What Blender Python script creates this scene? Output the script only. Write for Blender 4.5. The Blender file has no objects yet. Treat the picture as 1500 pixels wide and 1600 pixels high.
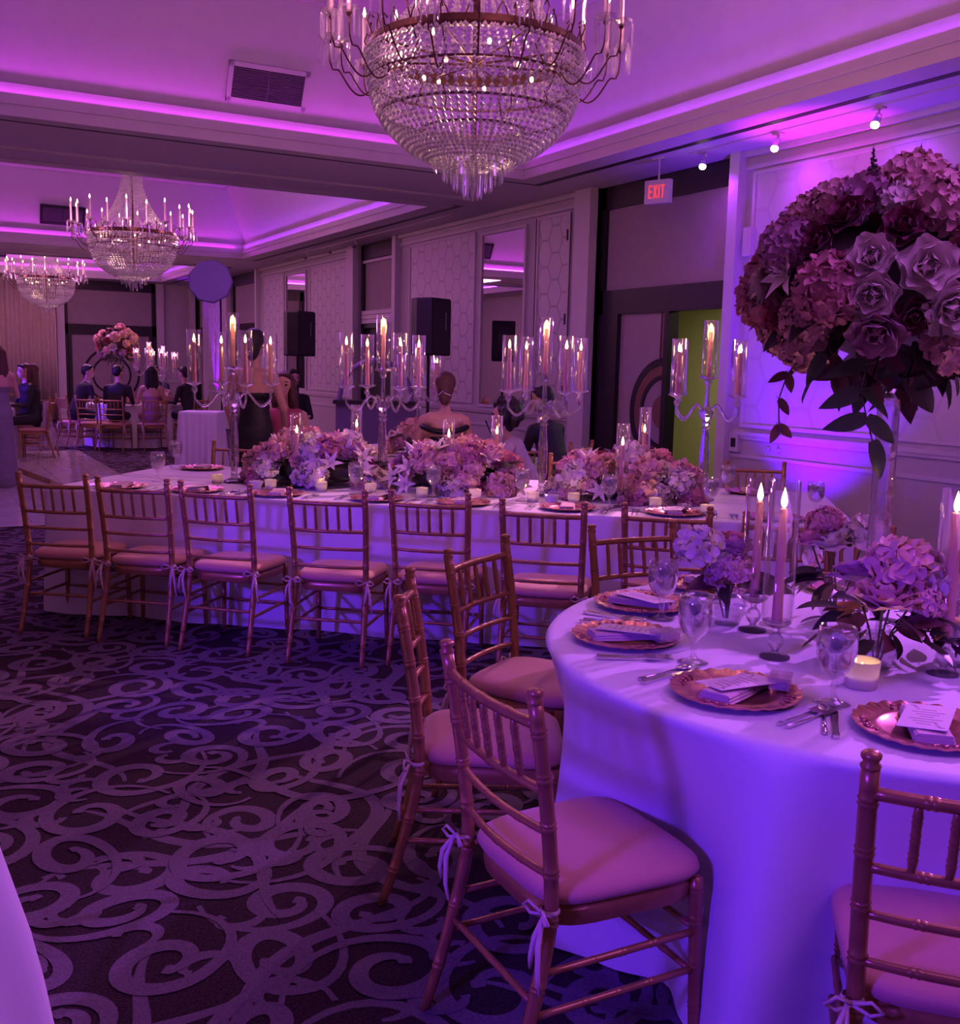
import bpy, math, random
from math import sin, cos, pi, radians, sqrt
from mathutils import Vector, Matrix, Euler, noise
import numpy as np

SC = bpy.context.scene
COL = SC.collection
random.seed(7)

# ------------------------------------------------------------------ camera
def setup_camera():
    yaw, pitch, roll = radians(28.924), radians(7.997), radians(1.3003)
    f = Vector((sin(yaw)*cos(pitch), cos(yaw)*cos(pitch), -sin(pitch)))
    r = Vector((cos(yaw), -sin(yaw), 0)); u = r.cross(f)
    r2 = r*cos(roll) + u*sin(roll); u2 = -r*sin(roll) + u*cos(roll)
    cam = bpy.data.cameras.new('camera'); ob = bpy.data.objects.new('camera', cam)
    m = Matrix((r2, u2, -f)).transposed().to_4x4(); m.translation = (0, 0, 1.55)
    ob.matrix_world = m
    cam.sensor_fit = 'HORIZONTAL'; cam.sensor_width = 36; cam.lens = 36*1614.5/1500
    cam.clip_start = .05; cam.clip_end = 200
    COL.objects.link(ob); SC.camera = ob
setup_camera()

# ------------------------------------------------------------------ world, exposure
w = bpy.data.worlds.new('world'); SC.world = w; w.use_nodes = True
w.node_tree.nodes['Background'].inputs[0].default_value = (.30, .12, .42, 1)
w.node_tree.nodes['Background'].inputs[1].default_value = .0
SC.view_settings.view_transform = 'Standard'; SC.view_settings.look = 'None'
SC.view_settings.exposure = 0.15; SC.view_settings.gamma = 1; SC.view_settings.use_curve_mapping = False
cy = SC.cycles
cy.max_bounces = 6; cy.diffuse_bounces = 3; cy.glossy_bounces = 2; cy.transmission_bounces = 5
cy.transparent_max_bounces = 14; cy.sample_clamp_indirect = 3.0; cy.sample_clamp_direct = 0
cy.caustics_reflective = False; cy.caustics_refractive = False; cy.use_denoising = True; cy.light_sampling_threshold = .03; cy.adaptive_threshold = .15; cy.adaptive_min_samples = 16

# room figures shared by everything below
WX, WL, YF, YN, ZC = 6.5, -1.25, 27.5, -2.5, 3.45       # right / left wall, far / near wall, soffit height
TRAYS = [(1.6, 9.35), (11.55, 19.5), (21.7, 26.6)]       # ceiling trays along Y
TX0, TX1 = -.34, 5.59                                    # and across X
ZT = 4.62
CHAND = [(2.78, 5.2), (2.78, 15.0), (2.72, 24.6)]

# ------------------------------------------------------------------ lights (the room's own fixtures, plus added ambient fill)
def light(kind, name, loc, col, power, size=.1, aim=None, spot=None, blend=.6, size_y=None, spread=None):
    l = bpy.data.lights.new(name, kind); l.color = col; l.energy = power
    if kind == 'AREA':
        l.shape = 'RECTANGLE'; l.size = size; l.size_y = size_y or size
        if spread: l.spread = spread
    else: l.shadow_soft_size = size
    if kind == 'SPOT': l.spot_size = spot; l.spot_blend = blend
    o = bpy.data.objects.new(name, l); o.location = loc
    if aim is not None:
        o.rotation_euler = (Vector(aim)-Vector(loc)).to_track_quat('-Z', 'Y').to_euler()
    COL.objects.link(o); return o

MAG = (.74, .04, .95); VIO = (.38, .035, 1.0); BLU = (.13, .02, 1.0)
COVE = .13
def cove_lights():
    for k, (y0, y1) in enumerate(TRAYS):
        cxm, cym = (TX0+TX1)/2, (y0+y1)/2
        zz = 3.60; L = y1-y0; W = TX1-TX0
        for sx in (0, 1):
            x = TX1-.03 if sx else TX0+.03
            ln = light('AREA', 'cove_led', (x, cym, zz), VIO, 15*L*COVE*(1.0 if k == 0 else 1.15), size=L-.3, size_y=.05)
            tgt = Vector(((-.55 if sx else .55), 0, .85))
            ln.rotation_euler = basis(tgt, Vector((0, 1, 0)))
        for sy in (0, 1):
            y = y1-.03 if sy else y0+.03
            ln = light('AREA', 'cove_led', (cxm, y, zz), MAG if sy else VIO, 15*W*COVE*(1.0 if k == 0 else 1.2), size=W-.3, size_y=.05)
            tgt = Vector((0, (-.55 if sy else .55), .85))
            ln.rotation_euler = basis(tgt, Vector((1, 0, 0)))
def basis(direction, xaxis):
    z = -direction.normalized(); x = (xaxis - z*xaxis.dot(z)).normalized(); y = z.cross(x)
    return Matrix((x, y, z)).transposed().to_euler()
cove_lights()
for k, (x, y) in enumerate(CHAND):                          # warm glow of the chandelier bulbs
    for a in range(6):
        t = a*pi/3+.3
        if a == 0: light('POINT', 'chandelier_core', (x, y, 3.02), (1, .55, .42), 9, .12)
        light('POINT', 'chandelier_glow', (x+.98*cos(t), y+.98*sin(t), 3.42), (1, .34, .52), 8 if k == 0 else 9, .05)
# wall-washing uplights on the floor (violet), the near one behind the round table
light('SPOT', 'uplight', (5.80, 6.1, .12), (.13, .0, 1.0), 380, .04, (6.50, 6.1, 2.2), radians(88), .9)
light('SPOT', 'uplight', (6.06, 6.05, .12), (1.0, .04, .85), 600, .03, (6.22, 6.05, 3.4), radians(26), .9)
light('SPOT', 'uplight', (6.1, 24.9, .12), (.33, .0, 1.0), 500, .05, (6.5, 25.0, 2.6), radians(40), .8)
# blue-violet wash lamps mounted on the left wall, aimed low across the tables
light('SPOT', 'wash_lamp', (-1.0, .9, 1.5), BLU, 240, .16, (2.5, 2.0, .20), radians(40), .5)
light('SPOT', 'wash_lamp', (-1.05, 3.6, 1.35), BLU, 300, .1, (2.7, 5.2, .40), radians(50), .6)
light('SPOT', 'wash_lamp', (-1.05, 17.0, 2.3), BLU, 1000, .1, (3.8, 19.5, .4), radians(30), .8)
# violet pin spots on the lighting track, raking over the table tops from the wall side
light('SPOT', 'pin_spot', (6.14, 2.9, 3.25), (.55, .13, 1.0), 800, .05, (2.35, 1.95, .76), radians(34), .7)
light('SPOT', 'pin_spot', (6.14, 6.9, 3.25), (.95, .34, .75), 800, .05, (3.0, 5.6, .76), radians(46), .8)
# added area lights under the soffit: violet and pink ambient fill, no real fixture
light('AREA', 'ambient_fill', (2.6, .2, 3.40), (.60, .15, 1.0), 56, 2.2, (2.6, .2, 0))
light('AREA', 'ambient_fill', (2.6, 10.5, 3.40), (.60, .15, 1.0), 48, 1.8, (2.6, 10.5, 0))
light('AREA', 'ambient_fill', (2.6, 20.6, 3.40), (.85, .28, .80), 130, 1.8, (2.6, 20.6, 0))

# ------------------------------------------------------------------ materials
MATS = {}
def nodes_of(name):
    m = bpy.data.materials.new(name); m.use_nodes = True
    nt = m.node_tree; nt.nodes.clear()
    return m, nt
def N(nt, t, **kw):
    n = nt.nodes.new(t)
    for k, v in kw.items():
        if k.startswith('i_'): n.inputs[int(k[2:])].default_value = v
        else: setattr(n, k, v)
    return n
def pmat(name, col, rough=.5, metal=0, var=.12, scale=8, bump=0, bscale=60, spec=.5, emit=None, estr=0, sheen=0, coat=0, sss=0):
    """principled material with object-space noise variation and optional fine relief"""
    if name in MATS: return MATS[name]
    m, nt = nodes_of(name); L = nt.links.new
    out = N(nt, 'ShaderNodeOutputMaterial'); p = N(nt, 'ShaderNodeBsdfPrincipled'); L(p.outputs[0], out.inputs[0])
    p.inputs['Roughness'].default_value = rough; p.inputs['Metallic'].default_value = metal
    p.inputs['Specular IOR Level'].default_value = spec
    if sheen: p.inputs['Sheen Weight'].default_value = sheen
    if coat: p.inputs['Coat Weight'].default_value = coat
    tc = N(nt, 'ShaderNodeTexCoord')
    if var:
        nz = N(nt, 'ShaderNodeTexNoise'); nz.inputs['Scale'].default_value = scale; nz.inputs['Detail'].default_value = 3
        L(tc.outputs['Object'], nz.inputs['Vector'])
        cr = N(nt, 'ShaderNodeValToRGB'); cr.color_ramp.elements[0].position = .25; cr.color_ramp.elements[1].position = .75
        cr.color_ramp.elements[0].color = tuple(c*(1-var) for c in col)+(1,)
        cr.color_ramp.elements[1].color = tuple(min(1, c*(1+var)) for c in col)+(1,)
        L(nz.outputs['Fac'], cr.inputs[0]); L(cr.outputs[0], p.inputs['Base Color'])
    else: p.inputs['Base Color'].default_value = tuple(col)+(1,)
    if bump:
        bn = N(nt, 'ShaderNodeTexNoise'); bn.inputs['Scale'].default_value = bscale; L(tc.outputs['Object'], bn.inputs['Vector'])
        b = N(nt, 'ShaderNodeBump'); b.inputs['Strength'].default_value = bump; b.inputs['Distance'].default_value = .01
        L(bn.outputs['Fac'], b.inputs['Height']); L(b.outputs[0], p.inputs['Normal'])
    if emit:
        p.inputs['Emission Color'].default_value = tuple(emit)+(1,); p.inputs['Emission Strength'].default_value = estr
    MATS[name] = m; return m
def emat(name, col, strength):
    if name in MATS: return MATS[name]
    m, nt = nodes_of(name)
    out = N(nt, 'ShaderNodeOutputMaterial'); e = N(nt, 'ShaderNodeEmission')
    e.inputs[0].default_value = tuple(col)+(1,); e.inputs[1].default_value = strength
    nt.links.new(e.outputs[0], out.inputs[0]); MATS[name] = m; return m
def gmat(name, tint=(1, 1, 1), refl=1.0, rough=.02, base=.04, diff=0.0, k=3.5):
    """thin glass: clear body, mirror reflections by Fresnel"""
    if name in MATS: return MATS[name]
    m, nt = nodes_of(name); L = nt.links.new
    out = N(nt, 'ShaderNodeOutputMaterial')
    tr = N(nt, 'ShaderNodeBsdfTransparent'); tr.inputs[0].default_value = tuple(tint)+(1,)
    gl = N(nt, 'ShaderNodeBsdfGlossy'); gl.inputs['Roughness'].default_value = rough; gl.inputs[0].default_value = (refl, refl, refl, 1)
    fr = N(nt, 'ShaderNodeLayerWeight'); fr.inputs[0].default_value = .5
    pw = N(nt, 'ShaderNodeMath', operation='POWER'); pw.inputs[1].default_value = k; L(fr.outputs['Facing'], pw.inputs[0])
    ml = N(nt, 'ShaderNodeMath', operation='MULTIPLY'); ml.inputs[1].default_value = .75; L(pw.outputs[0], ml.inputs[0])
    ad = N(nt, 'ShaderNodeMath', operation='ADD', use_clamp=True); ad.inputs[1].default_value = base
    L(ml.outputs[0], ad.inputs[0])
    mx = N(nt, 'ShaderNodeMixShader'); L(ad.outputs[0], mx.inputs[0]); L(tr.outputs[0], mx.inputs[1]); L(gl.outputs[0], mx.inputs[2])
    last = mx
    if diff:
        df = N(nt, 'ShaderNodeBsdfDiffuse'); df.inputs[0].default_value = (.85, .82, .85, 1)
        m2 = N(nt, 'ShaderNodeMixShader'); m2.inputs[0].default_value = diff
        L(mx.outputs[0], m2.inputs[1]); L(df.outputs[0], m2.inputs[2]); last = m2
    L(last.outputs[0], out.inputs[0]); MATS[name] = m; return m

def hexmat(name, col, line, sx, sz, axis='Y'):
    """plain wallpaper printed with an open hexagon lattice (flat print)"""
    m, nt = nodes_of(name); L = nt.links.new
    out = N(nt, 'ShaderNodeOutputMaterial'); p = N(nt, 'ShaderNodeBsdfPrincipled'); L(p.outputs[0], out.inputs[0])
    p.inputs['Roughness'].default_value = .45
    tc = N(nt, 'ShaderNodeTexCoord'); sp = N(nt, 'ShaderNodeSeparateXYZ'); L(tc.outputs['Object'], sp.inputs[0])
    def M(op, a, b=None):
        n = N(nt, 'ShaderNodeMath', operation=op)
        for i, v in enumerate((a, b)):
            if v is None: continue
            if isinstance(v, (int, float)): n.inputs[i].default_value = v
            else: L(v, n.inputs[i])
        return n.outputs[0]
    U = M('MULTIPLY', sp.outputs['Z'], 1/sz); V = M('MULTIPLY', sp.outputs[axis], 1.732/sx)
    def cell(du, dv):
        a = M('SUBTRACT', M('FLOORED_MODULO', M('ADD', U, du), 1.0), .5)
        b = M('SUBTRACT', M('FLOORED_MODULO', M('ADD', V, dv), 1.732), .866)
        return M('ABSOLUTE', a), M('ABSOLUTE', b)
    ds = []
    for du, dv in ((0, 0), (.5, .866)):
        a, b = cell(du, dv)
        ds.append(M('MAXIMUM', a, M('ADD', M('MULTIPLY', a, .5), M('MULTIPLY', b, .866))))
    d = M('MINIMUM', ds[0], ds[1])
    fac = M('GREATER_THAN', d, .455)
    nz = N(nt, 'ShaderNodeTexNoise'); nz.inputs['Scale'].default_value = 5; L(tc.outputs['Object'], nz.inputs['Vector'])
    mx = N(nt, 'ShaderNodeMix', data_type='RGBA'); L(fac, mx.inputs[0])
    mx.inputs[6].default_value = tuple(col)+(1,); mx.inputs[7].default_value = tuple(line)+(1,)
    m2 = N(nt, 'ShaderNodeMix', data_type='RGBA'); m2.inputs[0].default_value = .12; L(mx.outputs[2], m2.inputs[6]); L(nz.outputs['Color'], m2.inputs[7])
    L(m2.outputs[2], p.inputs['Base Color']); MATS[name] = m; return m

# ------------------------------------------------------------------ mesh builder
class MB:
    def __init__(s): s.v = []; s.f = []; s.m = []; s.cur = 0
    def add(s, vs, fs, mi=None):
        o = len(s.v); s.v.extend([tuple(p) for p in vs]); s.f.extend([tuple(i+o for i in f) for f in fs])
        s.m.extend([s.cur if mi is None else mi]*len(fs)); return s
    def box(s, c, d, rz=0, M=None):
        x, y, z = d[0]/2, d[1]/2, d[2]/2
        vs = [Vector((sx*x, sy*y, sz*z)) for sz in (-1, 1) for sy in (-1, 1) for sx in (-1, 1)]
        R = M if M is not None else Matrix.Rotation(rz, 3, 'Z'); c = Vector(c)
        return s.add([R@p+c for p in vs], [(0, 2, 3, 1), (4, 5, 7, 6), (0, 1, 5, 4), (2, 6, 7, 3), (0, 4, 6, 2), (1, 3, 7, 5)])
    def span(s, a, b): return s.box([(i+j)/2 for i, j in zip(a, b)], [abs(j-i) for i, j in zip(a, b)])
    def lathe(s, prof, n=16, c=(0, 0, 0), close=False, M=None, a0=0, a1=2*pi):
        full = abs(a1-a0-2*pi) < 1e-6; k = n if full else n+1; vs = []; c = Vector(c)
        for r, z in prof:
            for i in range(k):
                a = a0+(a1-a0)*i/n; p = Vector((r*cos(a), r*sin(a), z))
                vs.append((M@p if M is not None else p)+c)
        fs = []
        for j in range(len(prof)-1):
            for i in range(n):
                i2 = (i+1) % k
                fs.append((j*k+i, j*k+i2, (j+1)*k+i2, (j+1)*k+i))
        if close: fs += [tuple(range(k))[::-1], tuple(range((len(prof)-1)*k, len(prof)*k))]
        return s.add(vs, fs)
    def tube(s, path, rad, n=8, caps=True):
        P = [Vector(p) for p in path]; k = len(P); vs = []; fs = []
        if isinstance(rad, (int, float)): rad = [rad]*k
        up = None
        for i, p in enumerate(P):
            t = (P[min(i+1, k-1)]-P[max(i-1, 0)]).normalized()
            if up is None:
                up = Vector((0, 0, 1)) if abs(t.z) < .9 else Vector((1, 0, 0))
            up = (up - t*up.dot(t)).normalized(); b = t.cross(up)
            for j in range(n):
                a = 2*pi*j/n; vs.append(p + (up*cos(a)+b*sin(a))*rad[i])
        for i in range(k-1):
            for j in range(n):
                j2 = (j+1) % n; fs.append((i*n+j, i*n+j2, (i+1)*n+j2, (i+1)*n+j))
        if caps: fs += [tuple(range(n))[::-1], tuple(range((k-1)*n, k*n))]
        return s.add(vs, fs)
    def ico(s, c, r, sub=0, sc=(1, 1, 1)):
        t = (1+sqrt(5))/2
        vs = [Vector(p).normalized() for p in [(-1, t, 0), (1, t, 0), (-1, -t, 0), (1, -t, 0), (0, -1, t), (0, 1, t), (0, -1, -t), (0, 1, -t), (t, 0, -1), (t, 0, 1), (-t, 0, -1), (-t, 0, 1)]]
        fs = [(0, 11, 5), (0, 5, 1), (0, 1, 7), (0, 7, 10), (0, 10, 11), (1, 5, 9), (5, 11, 4), (11, 10, 2), (10, 7, 6), (7, 1, 8), (3, 9, 4), (3, 4, 2), (3, 2, 6), (3, 6, 8), (3, 8, 9), (4, 9, 5), (2, 4, 11), (6, 2, 10), (8, 6, 7), (9, 8, 1)]
        for _ in range(sub):
            cache = {}; nf = []
            def mid(a, b):
                k = (min(a, b), max(a, b))
                if k not in cache: vs.append((vs[a]+vs[b]).normalized()); cache[k] = len(vs)-1
                return cache[k]
            for a, b, c_ in fs:
                x, y, z = mid(a, b), mid(b, c_), mid(c_, a); nf += [(a, x, z), (b, y, x), (c_, z, y), (x, y, z)]
            fs = nf
        c = Vector(c)
        return s.add([Vector((p.x*sc[0], p.y*sc[1], p.z*sc[2]))*r+c for p in vs], fs)
    def octa(s, c, r, rz=1.0):
        x, y, z = c
        return s.add([(x+r, y, z), (x, y+r, z), (x-r, y, z), (x, y-r, z), (x, y, z+r*rz), (x, y, z-r*rz)],
                     [(0, 1, 4), (1, 2, 4), (2, 3, 4), (3, 0, 4), (1, 0, 5), (2, 1, 5), (3, 2, 5), (0, 3, 5)])
    def xf(s, M, start=0):
        for i in range(start, len(s.v)): s.v[i] = tuple(M@Vector(s.v[i]))
        return s
    def mesh(s, name, mats, smooth=False):
        me = bpy.data.meshes.new(name); me.from_pydata(s.v, [], s.f)
        for m in (mats if isinstance(mats, (list, tuple)) else [mats]): me.materials.append(m)
        if any(s.m): me.polygons.foreach_set('material_index', s.m)
        if smooth:
            me.polygons.foreach_set('use_smooth', [True]*len(s.f))
            if smooth == 'auto':
                try: me.set_sharp_from_angle(angle=radians(40))
                except Exception: pass
        me.update(); return me
    def build(s, name, mats, parent=None, smooth=False):
        return obj(name, s.mesh(name, mats, smooth), parent)
def obj(name, me, parent=None, loc=(0, 0, 0), rot=None, M=None, scale=None):
    o = bpy.data.objects.new(name, me); COL.objects.link(o); o.parent = parent
    if M is not None: o.matrix_local = M
    else:
        o.location = loc
        if rot is not None: o.rotation_euler = rot
        if scale is not None: o.scale = (scale,)*3 if isinstance(scale, (int, float)) else scale
    return o
def tag(o, label=None, cat=None, group=None, kind=None):
    if label: o['label'] = label
    if cat: o['category'] = cat
    if group: o['group'] = group
    if kind: o['kind'] = kind
    return o
def thing(name, label, cat, loc=(0, 0, 0), rz=0, group=None):
    o = bpy.data.objects.new(name, None); COL.objects.link(o); o.location = loc; o.rotation_euler = (0, 0, rz)
    o.empty_display_size = .1
    return tag(o, label, cat, group)
def struct(name, mb, mats, smooth=False, label=None):
    o = mb.build(name, mats, None, smooth); return tag(o, label=label, kind='structure')
def dup(root, loc, rz, label, group=None, scale=None):
    """copy a thing with its parts and sub-parts"""
    r = root.copy(); COL.objects.link(r); r.location = loc; r.rotation_euler = (0, 0, rz); r['label'] = label
    if group: r['group'] = group
    if scale: r.scale = (scale,)*3
    for ch in [c for c in root.children]:
        c = ch.copy(); COL.objects.link(c); c.parent = r
        for g in [x for x in ch.children]:
            d = g.copy(); COL.objects.link(d); d.parent = c
    return r
ORD = ['first', 'second', 'third', 'fourth', 'fifth', 'sixth', 'seventh', 'eighth', 'ninth', 'tenth', 'eleventh', 'twelfth', 'thirteenth', 'fourteenth', 'fifteenth', 'sixteenth']
def face_dir(d):
    """matrix turning local +Z to direction d"""
    return Vector(d).to_track_quat('Z', 'Y').to_matrix().to_4x4()

# palette
M_ceil = pmat('ceiling_paint', (.62, .58, .60), .7, var=.03)
M_wall = pmat('wall_paint', (.50, .46, .48), .55, var=.04)
M_trim = pmat('trim_paint', (.60, .56, .58), .45, var=.03)
M_dark = pmat('dark_wood', (.013, .009, .013), .45, var=.25)
M_panel = pmat('mauve_fabric_panel', (.36, .30, .31), .7, var=.05, bump=.1, bscale=200)
M_hex = hexmat('hexagon_wallpaper', (.62, .58, .60), (.40, .35, .38), .44, .30)
M_hexn = hexmat('faint_hexagon_wallpaper', (.60, .56, .58), (.54, .49, .52), .60, .42)
M_black = pmat('black_plastic', (.012, .010, .014), .5, var=.1)
M_cloth = pmat('white_tablecloth', (.80, .78, .80), .55, var=.02, bump=.05, bscale=300, sheen=.2)
M_gold = pmat('gold_paint', (.42, .22, .085), .32, .40, var=.15, scale=20)
M_cush = pmat('dusty_pink_cushion', (.62, .31, .235), .75, var=.05, bump=.12, bscale=250, sheen=.3)
M_tie = pmat('ivory_tie', (.70, .55, .45), .7, var=.05)
M_glass = gmat('clear_glass', base=.06, k=2.4)
M_cryst = gmat('crystal', tint=(.93, .90, .95), base=.22, rough=.06, diff=.16)
M_bead = gmat('crystal_bead', tint=(.90, .86, .92), base=.30, rough=.10, diff=.42)
M_water = gmat('iced_water', tint=(.92, .92, .96), base=.07, rough=.12, diff=.14)
M_brass = pmat('aged_brass', (.11, .045, .035), .35, .6, var=.3, scale=30)
M_candle = pmat('blush_wax', (.75, .36, .30), .5, var=.04, sss=.2)
M_white = pmat('white_wax', (.85, .75, .62), .5, var=.02, sss=.5)
M_flame = emat('candle_flame', (1, .66, .30), 9)
M_bulb = emat('flame_bulb', (1, .66, .36), 9)
def rglass(name, ior, rough=0, col=(1, 1, 1)):
    m, nt = nodes_of(name); out = N(nt, 'ShaderNodeOutputMaterial'); g = N(nt, 'ShaderNodeBsdfGlass')
    g.inputs[0].default_value = tuple(col)+(1,); g.inputs['Roughness'].default_value = rough; g.inputs['IOR'].default_value = ior
    nt.links.new(g.outputs[0], out.inputs[0]); MATS[name] = m; return m
def mixglass(name, ior, rough, f_ref, f_diff, tint=(.95, .94, .97)):
    """refracting glass that also lets light straight through, with a little cloudiness"""
    m, nt = nodes_of(name); out = N(nt, 'ShaderNodeOutputMaterial'); L = nt.links.new
    g = N(nt, 'ShaderNodeBsdfGlass'); g.inputs['Roughness'].default_value = rough; g.inputs['IOR'].default_value = ior
    t = N(nt, 'ShaderNodeBsdfTransparent'); t.inputs[0].default_value = tuple(tint)+(1,); d = N(nt, 'ShaderNodeBsdfDiffuse'); d.inputs[0].default_value = (.8, .8, .82, 1)
    a = N(nt, 'ShaderNodeMixShader'); a.inputs[0].default_value = f_ref; L(t.outputs[0], a.inputs[1]); L(g.outputs[0], a.inputs[2])
    b = N(nt, 'ShaderNodeMixShader'); b.inputs[0].default_value = f_diff; L(a.outputs[0], b.inputs[1]); L(d.outputs[0], b.inputs[2]); L(b.outputs[0], out.inputs[0]); MATS[name] = m; return m
def frosted(name, col):
    m, nt = nodes_of(name); out = N(nt, 'ShaderNodeOutputMaterial'); L = nt.links.new
    a = N(nt, 'ShaderNodeBsdfTranslucent'); b = N(nt, 'ShaderNodeBsdfDiffuse'); a.inputs[0].default_value = b.inputs[0].default_value = tuple(col)+(1,)
    mx = N(nt, 'ShaderNodeMixShader'); mx.inputs[0].default_value = .4; L(a.outputs[0], mx.inputs[1]); L(b.outputs[0], mx.inputs[2]); L(mx.outputs[0], out.inputs[0]); MATS[name] = m; return m
M_rg = gmat('goblet_glass', base=.13, k=1.8); M_rw = mixglass('goblet_water', 1.30, .02, .60, .20); M_ice = mixglass('ice', 1.25, .2, .4, .6); M_rc = mixglass('cut_crystal', 1.5, 0, .62, .03); M_frost = frosted('frosted_votive_glass', (.85, .80, .74))
M_chrome = pmat('silver_cutlery', (.75, .72, .75), .18, 1, var=.05)
# ================================================================== STRUCTURE
# ---- carpet
def carpet_mat():
    m, nt = nodes_of('carpet_ground'); L = nt.links.new
    out = N(nt, 'ShaderNodeOutputMaterial'); p = N(nt, 'ShaderNodeBsdfPrincipled'); L(p.outputs[0], out.inputs[0])
    p.inputs['Roughness'].default_value = .95; p.inputs['Specular IOR Level'].default_value = .1
    tc = N(nt, 'ShaderNodeTexCoord')
    n1 = N(nt, 'ShaderNodeTexNoise'); n1.inputs['Scale'].default_value = 140; n1.inputs['Detail'].default_value = 2
    L(tc.outputs['Object'], n1.inputs['Vector'])
    cr = N(nt, 'ShaderNodeValToRGB')
    cr.color_ramp.elements[0].position = .3; cr.color_ramp.elements[0].color = (.020, .010, .016, 1)
    cr.color_ramp.elements[1].position = .75; cr.color_ramp.elements[1].color = (.060, .034, .050, 1)
    L(n1.outputs['Fac'], cr.inputs[0]); L(cr.outputs[0], p.inputs['Base Color'])
    b = N(nt, 'ShaderNodeBump'); b.inputs['Strength'].default_value = .4; b.inputs['Distance'].default_value = .004
    L(n1.outputs['Fac'], b.inputs['Height']); L(b.outputs[0], p.inputs['Normal'])
    return m
M_carpet = carpet_mat()
M_scroll = pmat('carpet_scroll_pile', (.155, .11, .175), .95, var=.25, scale=140, bump=.3, bscale=200, spec=.1)
floor = struct('floor', MB().box(((WX+WL)/2, (YF+YN)/2, -.05), (WX-WL+.8, YF-YN+.8, .1)), M_carpet, label='dark carpet with paler scroll pattern')
def ribbon(mb, pts, wid, z):
    k = len(pts); vs = []
    for i, (x, y) in enumerate(pts):
        x0, y0 = pts[max(0, i-1)]; x1, y1 = pts[min(k-1, i+1)]
        dx, dy = x1-x0, y1-y0; l = math.hypot(dx, dy) or 1; nx, ny = -dy/l, dx/l; w_ = wid[i]/2
        vs += [(x+nx*w_, y+ny*w_, z), (x-nx*w_, y-ny*w_, z)]
    mb.add(vs, [(2*i, 2*i+1, 2*i+3, 2*i+2) for i in range(k-1)])
def carpet_scrolls():
    rnd = random.Random(11); T = 1.5; cen = []
    tries = 0
    while tries < 4000:
        tries += 1; c = (rnd.random()*T, rnd.random()*T)
        if all(min(abs(c[0]-q[0]), T-abs(c[0]-q[0]))**2 + min(abs(c[1]-q[1]), T-abs(c[1]-q[1]))**2 > .245**2 for q in cen): cen.append(c)
    strokes = []
    for (cx_, cy_) in cen:
        R0 = rnd.uniform(.13, .20); turns = rnd.uniform(1.25, 1.7); sg = rnd.choice((-1, 1)); a0 = rnd.random()*6.28
        st = rnd.uniform(.62, .9); rot = rnd.random()*3.14; pts = []; wid = []; n = 44
        for i in range(n):
            t = i/(n-1); th = a0+sg*t*turns*2*pi; r = R0*(.22+.78*t**.8)
            if t > .78: r += (t-.78)**1.3*R0*5.0                        # tail sweeping away
            x, y = r*cos(th), r*sin(th)*st
            pts.append((cx_+x*cos(rot)-y*sin(rot), cy_+x*sin(rot)+y*cos(rot)))
            wid.append(.016+.040*sin(pi*min(1, t*1.05))**.8 + (.018 if t < .06 else 0))
        strokes.append((pts, wid))
        # thinner companion curl hooked on the outside
        b0 = rnd.random()*6.28; hx, hy = cx_+R0*1.05*cos(b0), cy_+R0*1.05*sin(b0); pts = []; wid = []
        for i in range(22):
            t = i/21; th = b0+pi+sg*(-.2+t*4.2); r = .085*(1-.55*t)
            pts.append((hx+r*cos(th), hy+r*.8*sin(th))); wid.append(.012+.028*sin(pi*t)+(.012 if t > .93 else 0))
        strokes.append((pts, wid))
    for k in range(9):                                                  # long flowing S bands
        x, y = rnd.random()*T, rnd.random()*T; a = rnd.random()*6.28; pts = []; wid = []; n = 40; kap = rnd.uniform(2.5, 4)*rnd.choice((-1, 1))
        for i in range(n):
            t = i/(n-1); a += kap*cos(2*pi*t)*.032; x += .028*cos(a); y += .028*sin(a)
            pts.append((x, y)); wid.append(.014+.034*sin(pi*t))
        strokes.append((pts, wid))
    # keep the repeats that lie on the open carpet in view
    mb = MB(); lift = 0
    for ix in range(-1, 5):
        for iy in range(0, 8):
            ox, oy = ix*T+(iy % 2)*T*.5, iy*T
            px, py = ox+T/2, oy+T/2
            if py < .6 or px < -1.2+0 or px > 6.2: continue
            for pts, wid in strokes:
                if not all(WL < p[0]+ox < WX-.02 for p in pts[::6]): continue
                lift += 1; ribbon(mb, [(p[0]+ox, p[1]+oy) for p in pts], wid, .0008+.00003*(lift % 101))
    # beyond: coarser curls only
    for ix in range(-1, 5):
        for iy in range(8, 18):
            ox, oy = ix*T+(iy % 2)*T*.5, iy*T
            for pts, wid in strokes[::2]:
                if not all(WL < p[0]+ox < WX-.02 and p[1]+oy < YF-.05 for p in pts[::6]): continue
                lift += 1; ribbon(mb, [(p[0]+ox, p[1]+oy) for p in pts[::3]], wid[::3], .0008+.00003*(lift % 101))
    o = mb.build('carpet_scrolls', M_scroll, floor); tag(o, 'paler raised scrolls of the carpet', kind='stuff')
carpet_scrolls()
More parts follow.
